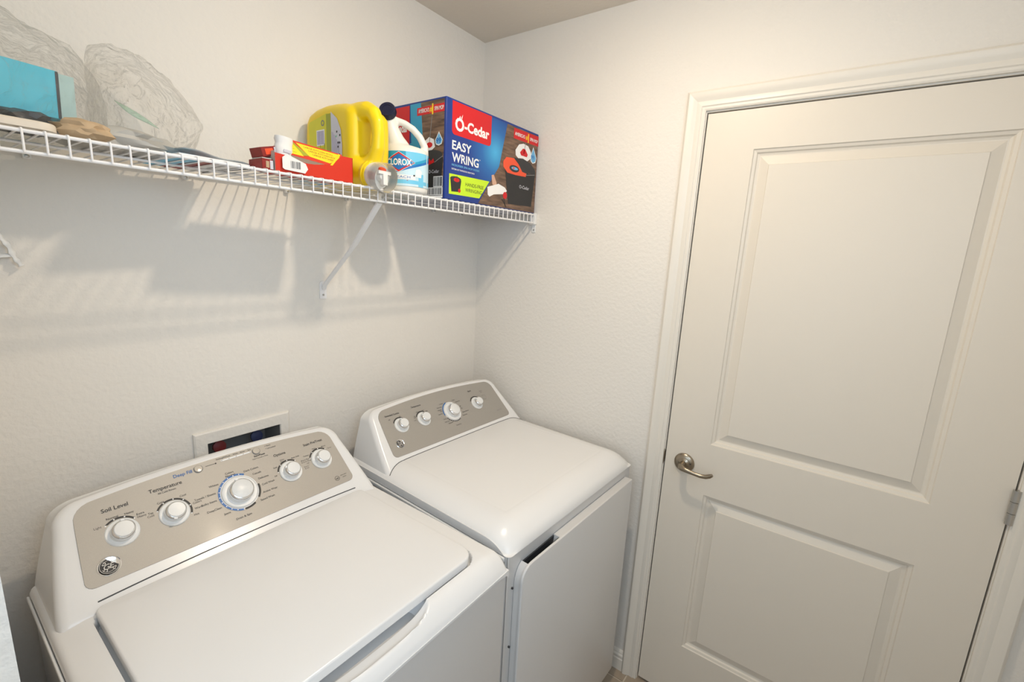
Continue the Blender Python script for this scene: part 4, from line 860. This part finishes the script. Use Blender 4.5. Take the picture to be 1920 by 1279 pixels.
lump('dark_cloth', (-1.375, -0.20, ZT+0.0190), (0.050, 0.035, 0.020), 'dark', 'small dark grey cloth bundle below the cyan box', 'cloth', 1.5)
lump('tan_paper', (-1.300, -0.235, ZT+0.0170), (0.036, 0.030, 0.018), 'tan', 'crumpled tan packing paper just right of the cream lid', 'paper', 4.1)
lump('grey_liner', (-1.235, -0.125, ZT+0.0240), (0.100, 0.075, 0.026), 'board', 'crumpled grey-beige liner inside the right plastic bag', 'liner', 6.3, 0.25)
mb = MB(); o = empty('green_film', (-1.235, -0.165, ZT+0.055), 'pale green film strip slanting inside the right plastic bag', 'film')
mb.grid(10, 3, lambda u, v_: (0.06*u, 0.015*math.sin(4*u)+0.01*v_, 0.035*(1-u)+(0.004+0.010*math.sin(3.1*u))*v_), 'greenf'); g_ = mb.build('strip', o, smooth=60)
g_.modifiers.new('s', 'SOLIDIFY').thickness = 0.0008
def bag(name, loc, prof, label, seed, tip=None):
    """puffed film: sections along x given as (x, yc, ry, z0, z1)"""
    o = empty(name, loc, label, 'bag'); mb = MB(); R = []; n = 96; K = 90
    def at(k):
        u = k/K*(len(prof)-1); i = min(int(u), len(prof)-2); f = u-i; f = f*f*(3-2*f); return [prof[i][j]*(1-f)+prof[i+1][j]*f for j in range(5)]
    for k in range(K+1):
        x, yc, ry, z0, z1 = at(k); ring_ = []
        for i in range(n):
            a = 2*PI*i/n; c_, s_ = math.cos(a), math.sin(a)
            p = Vector((x, yc+ry*c_*abs(c_)**-0.2 if abs(c_) > 1e-6 else yc, (z0+z1)/2+(z1-z0)/2*math.copysign(abs(s_)**0.8, s_)))
            q1 = Vector((p.x*9+seed, p.y*9, p.z*9+x*6)); f1 = noise.noise(q1)
            rid = 1-abs(noise.noise(Vector((p.x*14+p.z*20, p.y*14+seed, p.z*10-p.x*12))))*2.2
            rid2 = 1-abs(noise.noise(Vector((p.x*38+p.z*30, p.y*30+seed*2, p.z*34-p.x*30))))*2.2
            amp = 0.013*f1+0.009*rid+0.0045*rid2
            d = Vector((0.2*f1, c_, s_)); z = p.z+amp*s_
            ring_.append((p.x+amp*0.4*f1, min(p.y+amp*c_, -0.006-loc[1]), max(z, 0.0006)))
        R.append(ring_)
    mb.rings(R, 'bag', True, True); b_ = mb.build('film', o, smooth=0, recalc=True); b_.data.shade_smooth(); b_.data.set_sharp_from_angle(angle=math.radians(28)); return o
bag('plastic_bag', (-1.375, -0.15, ZT), [(-0.122, 0, 0.110, 0.0, 0.165), (-0.07, 0.0, 0.125, 0, 0.180), (-0.02, 0.0, 0.125, 0.0, 0.178), (0.03, 0.01, 0.115, 0.0, 0.165), (0.080, 0.02, 0.10, 0.0, 0.150), (0.116, 0.02, 0.07, 0.0, 0.100)], 'clear crinkled plastic bag wrapped around the cyan box at the far left', 2.7)
bag('plastic_bag', (-1.16, -0.115, ZT), [(-0.095, 0, 0.04, 0.05, 0.175), (-0.07, 0, 0.08, 0.01, 0.182), (-0.03, 0, 0.09, 0.002, 0.176), (0.01, 0, 0.085, 0.004, 0.158), (0.040, 0.0, 0.060, 0.020, 0.135), (0.062, 0.0, 0.035, 0.048, 0.112), (0.084, 0.0, 0.004, 0.082, 0.090)], 'puffed clear plastic bag with a pointed right tip, right of the cyan box', 8.9)
# white ribbed strap dangling at the left
st = empty('hanging_strap', (-1.40, -0.012, 1.53), 'white ribbed plastic strap hanging below the left end of the shelf', 'strap')
mb = MB(); sp = [(-0.020, 0, 0.180), (-0.022, 0, 0.13), (-0.016, 0, 0.085), (0.004, 0, 0.055), (0.016, -0.001, 0.035), (0.022, -0.001, 0.012), (0.030, -0.001, -0.004)]
pts = []
for i in range(len(sp)-1):
    for k in range(5):
        f = k/5; pts.append(Vector(sp[i])*(1-f)+Vector(sp[i+1])*f)
pts.append(Vector(sp[-1])); mb.tube(pts, [0.0055+0.0018*math.sin(i*1.7) for i in range(len(pts))], 'wplas', 10, flat=0.6); mb.build('strap_band', st, smooth=50)
mb = MB(); mb.tube([(0.020, 0, 0.016), (0.004, -0.001, 0.015), (-0.016, -0.001, 0.008), (-0.05, 0, -0.006)], [0.004, 0.005, 0.006, 0.006], 'wplas', 10, flat=0.6); mb.build('strap_tail', st, smooth=50)
for o in bpy.data.objects:
    if o.parent is None and o.name.startswith('foil_carton'): o['group'] = 'red cartons on the shelf'
    if o.parent is None and o.name.startswith('plastic_bag'): o['group'] = 'clear plastic bags at the left end of the shelf'
